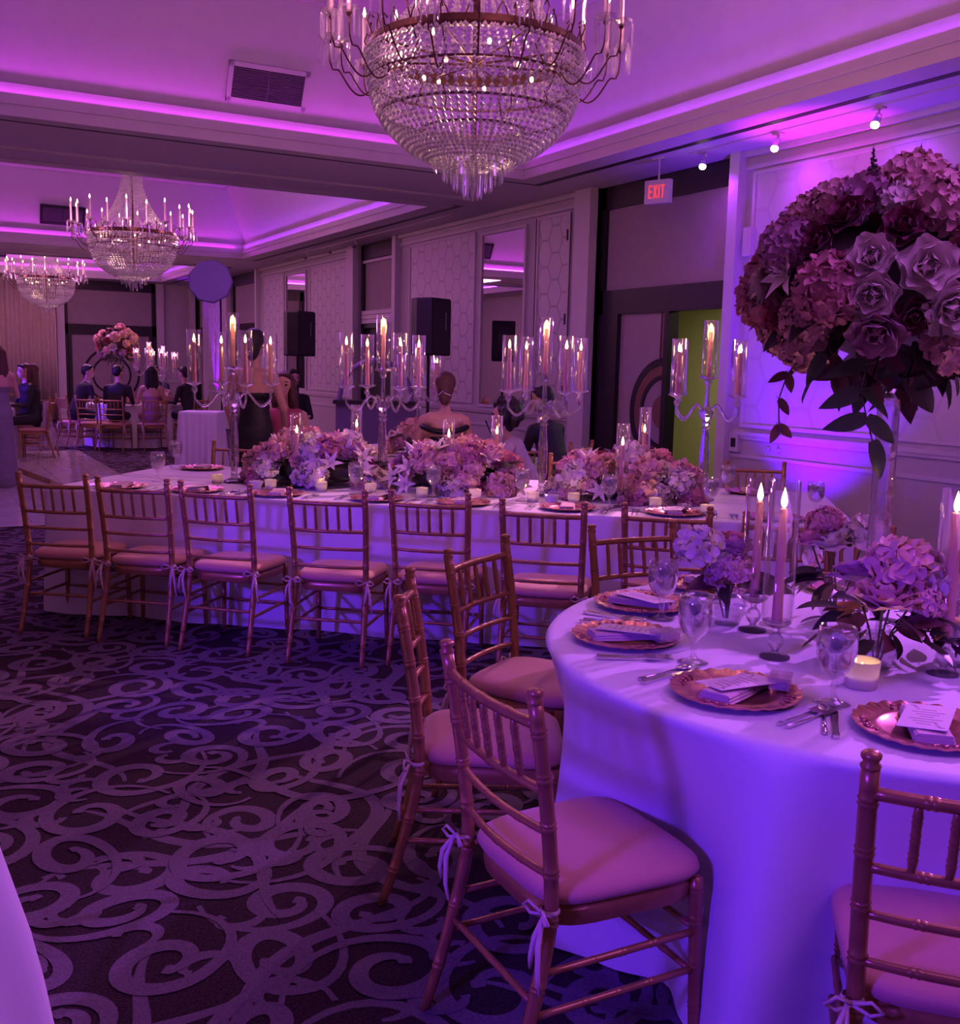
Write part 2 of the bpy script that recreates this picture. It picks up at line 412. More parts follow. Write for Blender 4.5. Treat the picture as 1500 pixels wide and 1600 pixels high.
# ---- marble dance floor (tiles) on the left, reflective
def marble(name, c0, c1):
    m, nt = nodes_of(name); L = nt.links.new
    out = N(nt, 'ShaderNodeOutputMaterial'); p = N(nt, 'ShaderNodeBsdfPrincipled'); L(p.outputs[0], out.inputs[0])
    p.inputs['Roughness'].default_value = .09; tc = N(nt, 'ShaderNodeTexCoord')
    nz = N(nt, 'ShaderNodeTexNoise'); nz.inputs['Scale'].default_value = 1.5; nz.inputs['Distortion'].default_value = 2.5; nz.inputs['Detail'].default_value = 6
    L(tc.outputs['Object'], nz.inputs['Vector']); cr = N(nt, 'ShaderNodeValToRGB')
    cr.color_ramp.elements[0].position = .35; cr.color_ramp.elements[0].color = c0+(1,); cr.color_ramp.elements[1].position = .65; cr.color_ramp.elements[1].color = c1+(1,)
    L(nz.outputs['Fac'], cr.inputs[0]); L(cr.outputs[0], p.inputs['Base Color']); return m
M_marb = marble('pale_marble', (.42, .40, .42), (.58, .55, .58)); M_marb2 = marble('brown_marble', (.10, .05, .04), (.18, .10, .07))
def dance_floor():
    x0, x1, y0, y1 = WL+.05, 2.45, 10.2, 18.4; root = struct('floor_dance', MB().box(((x0+x1)/2, (y0+y1)/2, .004), (x1-x0, y1-y0, .008)), M_dark, label='polished marble dance floor')
    root.name = 'floor_marble'
    nx, ny = 5, 11; bw = .2
    sx, sy = (x1-x0-2*bw)/nx, (y1-y0-2*bw)/ny
    tile = MB().box((0, 0, 0), (sx-.006, sy-.006, .006)).mesh('tile', M_marb)
    for i in range(nx):
        for j in range(ny): obj('tile', tile, root, (x0+bw+sx*(i+.5), y0+bw+sy*(j+.5), .010))
    for a, b in (((x1-bw, y0), (x1, y1)), ((x0, y0), (x0+bw, y1)), ((x0+bw, y0), (x1-bw, y0+bw)), ((x0+bw, y1-bw), (x1-bw, y1))):
        obj('border_strip', MB().span((a[0]+.002, a[1]+.002, .007), (b[0]-.002, b[1]-.002, .013)).mesh('border_strip', M_marb), root)
    # brown inlay running in from the corner
    ln = MB().box((0, 0, 0), (.16, 5.2, .004)).mesh('inlay', M_marb2)
    obj('inlay_strip', ln, root, (1.55, 13.2, .0145), (0, 0, radians(8)))
dance_floor()

# ---- ceiling: soffit with three coved trays
def ceiling():
    mb = MB(); t = .25
    xs = [WL-.3, TX0, TX1, WX+.3]
    mb.span((WL-.3, YN-.3, ZC), (TX0, YF+.3, ZC+t)); mb.span((TX1, YN-.3, ZC), (WX+.3, YF+.3, ZC+t))
    ys = [YN-.3]+[v for a in TRAYS for v in a]+[YF+.3]
    for i in range(0, len(ys), 2): mb.span((TX0, ys[i], ZC), (TX1, ys[i+1], ZC+t-.002))
    root = struct('ceiling', mb, M_ceil, label='white soffit ceiling with beams between three coved trays')
    for k, (y0, y1) in enumerate(TRAYS):
        d = .40; zb = 3.66; o = .10                                     # tray walls start behind the trough
        A = [(TX0-o, y0-o), (TX1+o, y0-o), (TX1+o, y1+o), (TX0-o, y1+o)]
        B = [(TX0+d, y0+d), (TX1-d, y0+d), (TX1-d, y1-d), (TX0+d, y1-d)]
        m = MB(); m.add([(x, y, zb) for x, y in A]+[(x, y, ZT) for x, y in B], [(1, 0, 4, 5), (2, 1, 5, 6), (3, 2, 6, 7), (0, 3, 7, 4), (4, 7, 6, 5)])
        # blind box above so nothing leaks
        m.build('tray_vault', M_ceil, root)
        c = MB(); c.add([(x, y, ZC+.2) for x, y in A]+[(x, y, zb+.002) for x, y in A], [(0, 1, 5, 4), (1, 2, 6, 5), (2, 3, 7, 6), (3, 0, 4, 7)]); c.build('cove_back', M_ceil, root)
        # flat panel moulding on the vault top
        p = MB(); e = .16
        for (a, b) in (((B[0][0], B[0][1]), (B[1][0], B[0][1]+.05)), ((B[0][0], B[2][1]-.05), (B[1][0], B[2][1])), ((B[0][0], B[0][1]), (B[0][0]+.05, B[2][1])), ((B[1][0]-.05, B[0][1]), (B[1][0], B[2][1]))):
            p.span((a[0], a[1], ZT-.02), (b[0], b[1], ZT+.01))
        p.build('panel_moulding', M_trim, root)
        # cove lip: stepped fascia round the opening, LED strip lying behind it
        lip = MB()
        def frame(m, x0, x1, ya, yb, w_, z0, z1):
            m.span((x0-w_, ya-w_, z0), (x1+w_, ya, z1)); m.span((x0-w_, yb, z0), (x1+w_, yb+w_, z1))
            m.span((x0-w_, ya, z0), (x0, yb, z1)); m.span((x1, ya, z0), (x1+w_, yb, z1))
        frame(lip, TX0+.012, TX1-.012, y0+.012, y1-.012, .03, ZC-.006, 3.555)
        frame(lip, TX0+.03, TX1-.03, y0+.03, y1-.03, .03, 3.535, 3.562)
        lip.build('cove_fascia', M_trim, root)
        led = MB(); frame(led, TX0-.02, TX1+.02, y0-.02, y1+.02, .02, 3.560, 3.574)
        led.build('led_strip', emat('led_magenta' if k != 1 else 'led_violet', (1.0, .14, .85) if k != 1 else (.85, .12, 1), 5.0), root)
        up = MB(); frame(up, TX0-.06, TX1+.06, y0-.06, y1+.06, .03, 3.60, 3.625); frame(up, TX0-.07, TX1+.07, y0-.07, y1+.07, .03, 3.64, 3.665)
        up.build('cove_cornice', M_trim, root)
    # dark shadow-gap slots of the lighting track in the soffit
    sl = MB()
    for k, (y0, y1) in enumerate(TRAYS):
        x0, x1, a, b = TX0-.28, TX1+.28, y0-.2, y1+.2; w_ = .035
        sl.span((x0, a-w_, ZC-.003), (x1, a, ZC+.01)); sl.span((x0, b, ZC-.003), (x1, b+w_, ZC+.01)); sl.span((x1-.02, a-w_, ZC-.003), (x1+.055, b+w_, ZC+.01)); sl.span((x0-w_, a-w_, ZC-.003), (x0, b+w_, ZC+.01))
    sl.build('shadow_gap', M_black, root)
    bm = MB()
    for ya in (10.70, 10.76, 20.9, 20.96): bm.span((TX0-.2, ya, ZC-.022), (TX1+.2, ya+.035, ZC+.01))
    bm.span((TX0-.2, 11.30, ZC-.012), (TX1+.2, 11.5, ZC+.01)); bm.span((TX0-.2, 19.62, ZC-.012), (TX1+.2, 19.8, ZC+.01))
    bm.build('beam_moulding', M_trim, root)
ceiling()
# ---- air vents on the tray slopes
def vents():
    ang = math.atan2(ZT-3.66, .50)                                     # slope of the far tray side
    for k, ((y0, y1), xc) in enumerate(zip(TRAYS, (2.9, 2.45, 1.75))):
        lab = ['louvred white air vent on the near tray slope', 'dark air vent on the middle tray slope', 'dark air vent on the far tray slope'][k]
        zc = 3.955; s = (zc-3.66)/(ZT-3.66); yc = y1+.10-.50*s
        t = thing('air_vent', lab, 'vent', (xc, yc-.012, zc)); t.rotation_euler = (pi/2-ang, 0, 0)
        W, H = .72, .34; f = MB()
        for a, b in (((-W/2, -H/2), (W/2, -H/2+.04)), ((-W/2, H/2-.04), (W/2, H/2)), ((-W/2, -H/2), (-W/2+.04, H/2)), ((W/2-.04, -H/2), (W/2, H/2))): f.span((a[0], -.018, a[1]), (b[0], .006, b[1]))
        f.build('frame', M_trim if k == 0 else M_black, t)
        MB().span((-W/2+.03, -.002, -H/2+.03), (W/2-.03, .006, H/2-.03)).build('backing', M_black, t)
        me = MB().box((0, 0, 0), (W-.08, .012, .0035), M=Matrix.Rotation(radians(35), 3, 'X')).mesh('louvre', pmat('vent_louvre', (.16, .13, .17), .5))
        for i in range(15): obj('louvre', me, t, (0, -.010, -H/2+.055+i*(H-.11)/14))
        MB().span((-.004, -.016, -H/2+.04), (.004, -.003, H/2-.04)).build('mullion', MATS['vent_louvre'] if k == 0 else M_black, t)
vents()

# ---- right wall with its bays
BAYS = [(7.20, 9.33), (14.48, 16.03), (21.5, 23.7), (25.9, 27.0)]
def wall_right():
    mb = MB(); ys = [YN-.2]+[v for b in BAYS for v in b]+[YF+.2]
    for i in range(0, len(ys), 2): mb.span((WX, ys[i], 0), (WX+.2, ys[i+1], ZC+.05))
    root = struct('wall_right', mb, M_wall, label='long lavender wall with moulded panels and door bays')
    for (a, b) in ((1.0, 6.95), (9.85, 10.48), (12.05, 14.0), (16.35, 18.3), (19.85, 21.15), (24.1, 25.6)):
        # hexagon paper field framed by thin mouldings
        MB().span((WX-.008, a, 1.10), (WX+.004, b, 3.24)).build('wallpaper_panel', M_hex if a > 9 else M_hexn, root)
        fr = MB()
        for (p, q) in (((a-.03, 1.07), (b+.03, 1.10)), ((a-.03, 3.24), (b+.03, 3.27)), ((a-.03, 1.10), (a, 3.24)), ((b, 1.10), (b+.03, 3.24))): fr.span((WX-.02, p[0], p[1]), (WX+.004, q[0], q[1]))
        fr.build('panel_frame', M_trim, root)
    n = 0
    for i in range(0, len(ys), 2):
        a, b = ys[i], ys[i+1]
        a2, b2 = (max(a, YN)+.002, min(b, YF)-.002)
        t = MB(); t.span((WX-.035, a2, .995), (WX+.002, b2, 1.03)); t.span((WX-.022, a2, .965), (WX+.002, b2, .995)); tag(t.build('chair_rail', M_trim, root))
        t = MB(); t.span((WX-.02, a2, .0), (WX+.002, b2, .13)); t.span((WX-.03, a2, .0), (WX+.002, b2, .03)); t.build('baseboard', M_trim, root)
        t = MB(); t.span((WX-.014, a2, .80), (WX+.002, b2, .83)); t.build('dado_moulding', M_trim, root)
        t = MB(); t.span((WX-.03, a2, 3.29), (WX+.002, b2, 3.315)); t.span((WX-.02, a2, 3.315), (WX+.002, b2, 3.33)); t.span((WX-.05, a2, 3.40), (WX+.002, b2, 3.45)); t.build('crown_moulding', M_trim, root)
    # pilasters beside the bays
    for (a, b) in BAYS:
        for (p, q) in ((a-.12, a), (b, b+.30)):
            if q > YF: continue
            MB().span((WX-.10, p, 0), (WX+.15, q, ZC)).build('pilaster', M_trim, root)
    # the flush door panel left of the near bay: seam and hinges
    sm = MB(); sm.span((WX-.026, 9.80, 1.1), (WX-.018, 9.806, 3.26)); sm.span((WX-.026, 10.52, 1.1), (WX-.018, 10.526, 3.26)); sm.build('panel_seam', M_dark, root)
    for z in (3.02, 2.1, 1.3): MB().span((WX-.028, 9.86, z-.06), (WX-.01, 9.875, z+.06)).build('hinge', M_dark, root)
    return root
WALLR = wall_right()
# near double door, its bay and the lit corridor behind
M_leaf = pmat('mauve_door_leaf', (.34, .27, .29), .5, var=.05)
M_bronze = pmat('bronze_inlay', (.25, .13, .10), .35, .4, var=.1)
def annulus(mb, r0, r1, a0, a1, n, x, cy_, cz, th):
    """flat half ring in the YZ plane, thickness th along X"""
    vs = []; fs = []
    for i in range(n+1):
        a = a0+(a1-a0)*i/n
        for r in (r0, r1):
            for dx in (0, th): vs.append((x+dx, cy_+r*cos(a), cz+r*sin(a)))
    for i in range(n):
        o = i*4
        fs += [(o, o+2, o+6, o+4), (o+1, o+5, o+7, o+3), (o+2, o+3, o+7, o+6), (o, o+4, o+5, o+1)]
    fs += [(0, 1, 3, 2), (n*4, n*4+2, n*4+3, n*4+1)]
    mb.add(vs, fs)
def bay_frame(root, y0, y1, x, upper=True):
    """dark frame, fabric over-panel; faces -X at plane x"""
    f = MB()
    f.span((x, y0, 3.22), (x+.1, y1, ZC)); f.span((x, y0, 2.13), (x+.1, y1, 2.38))
    f.span((x, y0, 0), (x+.1, y0+.09, ZC)); f.span((x, y1-.09, 0), (x+.1, y1, ZC))
    f.build('frame', M_dark, root)
    MB().span((x+.04, y0+.09, 2.38), (x+.08, y1-.09, 3.22)).build('over_panel', M_panel, root)
def door_near():
    y0, y1 = BAYS[0]; x = WX+.05
    root = thing('door_1', 'dark framed double door with art deco ring, right leaf open to a green corridor', 'door'); tag(root, kind='structure')
    bay_frame(root, y0, y1, x)
    ym = (y0+y1)/2-.08
    j = MB(); j.span((x, y1-.36, 0), (x+.1, y1-.09, 2.13)); j.build('jamb', M_dark, root)
    lf = MB(); lf.span((x+.05, ym, 0.01), (x+.09, y1-.36, 2.13)); leaf = lf.build('door_leaf', M_leaf, root)
    for r0, r1, m, nm in ((.46, .54, M_dark, 'ring'), (.37, .46, M_bronze, 'ring'), (.325, .37, M_dark, 'ring'), (.0, .17, M_bronze, 'boss')):
        rb = MB(); annulus(rb, max(r0, .001), r1, pi*1.5, pi*2.5, 24, x+.038, ym+.02, 1.14, .014); rb.build(nm, m, leaf)
    b = MB(); b.span((x+.036, ym+.02, 1.68), (x+.05, ym+.075, 2.13)); b.build('vertical_band', M_bronze, leaf)
    b = MB(); b.span((x+.034, ym+.075, 1.64), (x+.05, ym+.10, 2.13)); b.span((x+.034, ym+.075-.06, 0), (x+.05, ym+.075-.045, .60)); b.build('band_edge', M_dark, leaf)
    MB().span((x-.005, ym-.07, 0), (x+.12, ym, 2.13)).build('meeting_post', M_dark, root)
    # open right leaf swung into the corridor, seen edge-on
    ol = MB(); ol.span((x+.10, y0+.09, .01), (x+1.0, y0+.13, 2.12)); o = ol.build('door_leaf', M_dark, root)
    for z in (1.95, 1.35, .75): MB().span((x+.06, y0+.085, z-.05), (x+.10, y0+.135, z+.05)).build('hinge', M_black, o)
door_near()
def corridor():
    M_green = pmat('green_corridor_paint', (.46, .46, .22), .7, var=.03)
    m = MB(); m.span((9.0, 5.2, 0), (9.1, 12.5, 2.6)); m.span((6.75, 12.5, 0), (9.1, 12.6, 2.6)); m.span((6.75, 5.1, 0), (9.1, 5.2, 2.6))
    m.span((6.72, 5.2, 2.5), (9.1, 12.6, 2.6)); struct('wall_corridor', m, M_green, label='green painted corridor beyond the open door')
    struct('floor_corridor', MB().span((6.7, 5.1, -.1), (9.1, 12.6, 0)), M_carpet)
    light('AREA', 'corridor_lamp', (7.9, 8.4, 2.46), (1, .85, .60), 42, .6, (7.9, 8.4, 0), size_y=2.4)
corridor()
def far_bays():
    for k, (y0, y1) in enumerate(BAYS[1:]):
        x = WX+.05; root = thing('door_%d' % (k+2), ['dark framed alcove behind the near loudspeaker, with a half raised blind', 'dark framed bay beyond the far mirror', 'narrow dark bay in the far right corner'][k], 'door'); tag(root, kind='structure')
        bay_frame(root, y0, y1, x)
        if k == 0:
            MB().span((x+.06, y0+.09, 0), (x+.1, y1-.09, 2.13)).build('door_leaf', M_dark, root)
            b = MB()
            for i in range(3): b.span((x-.03, y0+.09, 2.20+i*.07), (x+.02, y1-.09, 2.262+i*.07))
            b.build('blind', M_trim, root); MB().span((x-.01, y0+.09, 3.16), (x+.03, y1-.09, 3.2)).build('valance', M_trim, root)
        else:
            MB().span((x+.06, y0+.09, 0), (x+.1, y1-.09, 2.13)).build('door_leaf', M_leaf, root)
far_bays()
# mirrors
M_mirror = pmat('mirror_silver', (.82, .80, .82), .015, 1, var=0)
def mirrors():
    for k, (y0, y1) in enumerate(((10.74, 11.85), (18.52, 19.69))):
        t = thing('wall_mirror', ['tall wall mirror beside the flush door panel', 'tall wall mirror behind the farther loudspeaker'][k], 'mirror', (WX, (y0+y1)/2, 1.04))
        h = (y1-y0)/2; H = 2.19
        MB().span((-.012, -h+.03, .03), (-.002, h-.03, H-.03)).build('glass', M_mirror, t)
        f = MB()
        for a, b in (((-h, 0), (h, .035)), ((-h, H-.035), (h, H)), ((-h, .035), (-h+.035, H-.035)), ((h-.035, .035), (h, H-.035))): f.span((-.03, a[0], a[1]), (-.001, b[0], b[1]))
        f.build('frame', M_trim, t)
mirrors()
# ---- far wall, left wall, near wall
M_curt = pmat('ivory_curtain', (.72, .62, .55), .8, var=.06)
def other_walls():
    m = MB(); m.span((WL-.2, YF, 0), (3.42, YF+.2, ZC+.05)); m.span((5.62, YF, 0), (WX+.3, YF+.2, ZC+.05)); m.span((3.42, YF+.14, 0), (5.62, YF+.2, ZC+.05))
    wb = struct('wall_back', m, M_wall, label='far end wall with a dark framed double door')
    t = MB(); t.span((5.66, YF-.03, .97), (WX, YF, 1.03)); t.span((5.66, YF-.02, 0), (WX, YF, .13)); t.build('chair_rail', M_trim, wb)
    for a, b in ((3.24, 3.42), (5.62, 5.80)): MB().span((a, YF-.09, 0), (b, YF+.1, ZC)).build('pilaster', M_trim, wb)
    root = thing('door_5', 'dark framed double door with circular motif in the far wall', 'door', (4.52, YF+.05, 0), -pi/2); tag(root, kind='structure')
    # local frame: +X points to -Y(far wall faces the camera); reuse the bay frame by rotating
    root.rotation_euler = (0, 0, pi/2)
    bay_frame(root, -1.1, 1.1, 0)
    for s in (-1, 1):
        lf = MB(); lf.span((.04, min(s*.01, s*.93), .01), (.08, max(s*.01, s*.93), 2.13)); leaf = lf.build('door_leaf', M_leaf, root)
        for r0, r1 in ((.62, .68), (.42, .47)):
            rb = MB(); annulus(rb, r0, r1, -pi/2 if s > 0 else pi/2, pi/2 if s > 0 else 1.5*pi, 20, .028, s*.01, 1.14, .014); rb.build('ring', M_dark, leaf)
        b = MB(); b.span((.028, min(s*.05, s*.09), 1.8), (.042, max(s*.05, s*.09), 2.13)); b.build('band_edge', M_dark, leaf)
        MB().span((.0, min(s*.93, s*1.02), 0), (.1, max(s*.93, s*1.02), 2.13)).build('jamb', M_dark, root)
    m = MB(); m.span((WL-.2, YN-.2, 0), (WL, YF+.2, ZC+.05)); wl = struct('wall_left', m, M_wall, label='left wall')
    struct('wall_near', MB().span((WL-.2, YN-.2, 0), (WX+.2, YN, ZC+.05)), M_wall, label='wall behind the photographer')
other_walls()
def curtain(name, label, x0, x1, y, z0, z1, axis='x', folds=14, amp=.05):
    t = MB(); n = folds*8; vs = []; fs = []
    for i in range(n+1):
        s = i/n; ph = 2*pi*folds*s; off = amp*(sin(ph)+.35*sin(ph*.37+1)); a = x0+(x1-x0)*s+.012*sin(2*ph)
        for z, k in ((z0, 1.2), ((z0+z1)/2, 1.0), (z1, .75)):
            vs.append((a, y-off*k, z) if axis == 'x' else (y+off*k, a, z))
    for i in range(n):
        for j in range(2): fs.append((i*3+j, (i+1)*3+j, (i+1)*3+j+1, i*3+j+1))
    o = t.add(vs, fs).build(name, M_curt, None, True)
    md = o.modifiers.new('thickness', 'SOLIDIFY'); md.thickness = .01
    return tag(o, label, 'curtain')
curtain('drape', 'ivory pleated drape left of the far double door', 1.9, 3.2, YF-.22, .03, 3.42, folds=13, amp=.055)
curtain('drape', 'rosy lit drape at the left edge of the picture', .3, 1.75, YF-.45, .03, 3.42, folds=9, amp=.05)
# left wall drapes, seen in the wall mirrors
curtain('drape', 'ivory drape on the left wall, near the middle tray', 10.5, 13.5, WL+.12, .03, 3.42, axis='y', folds=16, amp=.05)
curtain('drape', 'ivory drape on the left wall, past the middle tray', 16.5, 19.5, WL+.12, .03, 3.42, axis='y', folds=16, amp=.05)
# ================================================================== TABLES
RT = Vector((2.52, 2.0, 0)); RR = 1.03; TZ = .76                          # round table
LA = Vector((.6816, 6.733, 0)); LANG = radians(-39.89)                   # long table: front-left corner, direction
LU = Vector((cos(LANG), sin(LANG), 0)); LV = Vector((-LU.y, LU.x, 0)); LL, LW = 4.73, 1.66
def lt(u, v, z=TZ): return LA+LU*u+LV*v+Vector((0, 0, z))
def cloth_round(R, h, seed, flare=.05, notch=()):
    rnd = random.Random(seed); n = 220; mb = MB(); vs = []; fs = []
    harm = [(rnd.randint(7, 11), rnd.random()*6.28, .5), (rnd.randint(13, 19), rnd.random()*6.28, .5), (rnd.randint(22, 30), rnd.random()*6.28, .22), (rnd.randint(3, 5), rnd.random()*6.28, .35)]
    prof = [(0, 0)]+[(R*f, 0) for f in (.4, .8, .94)]+[(R-.02, -.0005), (R-.004, -.005), (R+.004, -.016)]
    drops = [.03, .06, .10, .16, .24, .34, .44, .54, .64, .72, .752]
    for r, dz in prof: 
        for i in range(n): a = 2*pi*i/n; vs.append((r*cos(a), r*sin(a), h+dz))
    for d in drops:
        s = d/h
        for i in range(n):
            a = 2*pi*i/n; wv = sum(k*sin(m*a+p+s*.5) for m, p, k in harm)
            amp = .062*min(1, s*1.6)**.9
            r = R+.006+flare*s**1.3*.75+wv*amp
            for na in notch:
                da = (a-na+pi) % (2*pi)-pi; r -= min(1, s*2.8)*.11*math.exp(-(da/.25)**4)
            vs.append((r*cos(a), r*sin(a), max(.006+.002*sin(5*a), h-d)))
    rows = len(prof)+len(drops)
    for j in range(rows-1):
        for i in range(n):
            i2 = (i+1) % n; fs.append((j*n+i, (j+1)*n+i, (j+1)*n+i2, j*n+i2))
    return mb.add(vs, fs)
def cloth_rect(L, W, h, seed, sides, flare=.035):
    """rectangular cloth: rounded perimeter loop falling to the floor; local x in 0..L, y in 0..W"""
    rnd = random.Random(seed); rc = .04; per = []
    def seg(p, q, nrm, m):
        for i in range(m): t = i/m; per.append((p[0]+(q[0]-p[0])*t, p[1]+(q[1]-p[1])*t, nrm[0], nrm[1]))
    def arc(cx_, cy_, a0, m=8):
        for i in range(m): a = a0+pi/2*i/m; per.append((cx_+rc*cos(a), cy_+rc*sin(a), cos(a), sin(a)))
    seg((rc, 0), (L-rc, 0), (0, -1), 110); arc(L-rc, rc, -pi/2); seg((L, rc), (L, W-rc), (1, 0), 34); arc(L-rc, W-rc, 0)
    seg((L-rc, W), (rc, W), (0, 1), 110); arc(rc, W-rc, pi/2); seg((0, W-rc), (0, rc), (-1, 0), 34); arc(rc, rc, pi)
    n = len(per); vs = []; fs = []; sl = [0]
    for i in range(1, n): sl.append(sl[-1]+math.hypot(per[i][0]-per[i-1][0], per[i][1]-per[i-1][1]))
    tot = sl[-1]; harm = [(rnd.randint(9, 13), rnd.random()*6, .5), (rnd.randint(17, 25), rnd.random()*6, .45), (rnd.randint(30, 44), rnd.random()*6, .2)]
    mb = MB(); rings = [(0, -.03), (.0, 0), (.004, .012)]+[(None, d) for d in (.03, .07, .13, .22, .33, .45, .58, .70, h-.006)]
    for ro, d in rings:
        s = max(0, d)/h
        for i in range(n):
            x, y, nx, ny = per[i]; a = 2*pi*sl[i]/tot
            side = 0 if ny < -.7 else 1 if nx > .7 else 2 if ny > .7 else 3
            k = sides[side]
            off = -.05 if d < 0 else 0 if ro is not None and ro == 0 else .004+(flare*s**1.2+.032*min(1, s*1.5)*sum(c_*sin(m*a+p) for m, p, c_ in harm))*k
            vs.append((x+nx*off, y+ny*off, h-(max(0, d) if d >= 0 else 0)))
    for j in range(len(rings)-1):
        for i in range(n): i2 = (i+1) % n; fs.append((j*n+i, (j+1)*n+i, (j+1)*n+i2, j*n+i2))
    fs.append(tuple(range(n)))
    return mb.add(vs, fs)
def table_round(loc, R, label, seed, h=TZ, notch=()):
    t = thing('round_table', label, 'table', loc, 0)
    cloth_round(R, h, seed, notch=[radians(q) for q in notch]).build('tablecloth', M_cloth, t, True)
    b = MB(); b.lathe([(0, h-.045), (R-.02, h-.045), (R-.02, h-.012), (0, h-.012)], 48); b.build('tabletop', M_leaf, t)
    b = MB(); b.lathe([(.30, .0), (.30, .03), (.05, .06), (.05, h-.1), (.16, h-.045), (.0, h-.045)], 20); b.build('pedestal', M_leaf, t)
    return t
table_round(RT, RR, 'round table in front under a floor-length white cloth', 3, notch=(-173, 149.4, 120, 85.5, 48, -134.5))
table_round((4.55, 8.85, 0), .9, 'round dining table behind the long table under white cloth', 5)
table_round((3.62, 19.55, 0), .85, 'round dining table near the far double door', 6)
table_round((.62, 17.6, 0), .8, 'round table at the far left edge past the dance floor', 8)
def long_tables():
    for k, (v0, w_, sides, lab) in enumerate(((0, .865, (1, .35, .02, .35), 'front half of the long banquet table, white cloth to the floor'), (.875, .785, (.02, .35, 1, .35), 'back half of the long banquet table behind the flowers'))):
        p = lt(0, v0, 0); t = thing('banquet_table', lab, 'table', p, LANG)
        cloth_rect(LL, w_, TZ, 20+k, sides).build('tablecloth', M_cloth, t, 'auto')
        MB().span((.06, .05, TZ-.05), (LL-.06, w_-.05, TZ-.012)).build('tabletop', M_leaf, t)
        for x in (.4, LL/2, LL-.4):
            l = MB()
            for y in (.15, w_-.15): l.tube([(x, y, 0), (x, y, TZ-.05)], .016, 8)
            l.build('trestle_leg', M_black, t)
long_tables()
# cocktail table, square cloth, at the middle left
def cocktail():
    t = thing('cocktail_table', 'small draped cocktail table beside the standing woman', 'table', (2.70, 11.0, 0), radians(-28))
    m = cloth_rect(.40, .40, 1.02, 31, (1, 1, 1, 1), .05); m.xf(Matrix.Translation((-.2, -.2, 0))); m.build('tablecloth', M_cloth, t, 'auto')
    MB().span((-.18, -.18, .97), (.18, .18, 1.008)).build('tabletop', M_leaf, t); MB().lathe([(.2, 0), (.2, .03), (.03, .05), (.03, .97)], 16).build('pedestal', M_black, t)
cocktail()
# pale cloth corner at the very left foreground (edge of another table)
def corner_cloth():
    t = thing('round_table', 'violet lit table corner at the lower left edge', 'table', (-.49, 2.28, 0))
    cloth_round(.55, TZ, 77, .12).build('tablecloth', M_cloth, t, True)
    MB().lathe([(0, TZ-.04), (.53, TZ-.04), (.53, TZ-.012), (0, TZ-.012)], 32).build('tabletop', M_leaf, t)
corner_cloth()

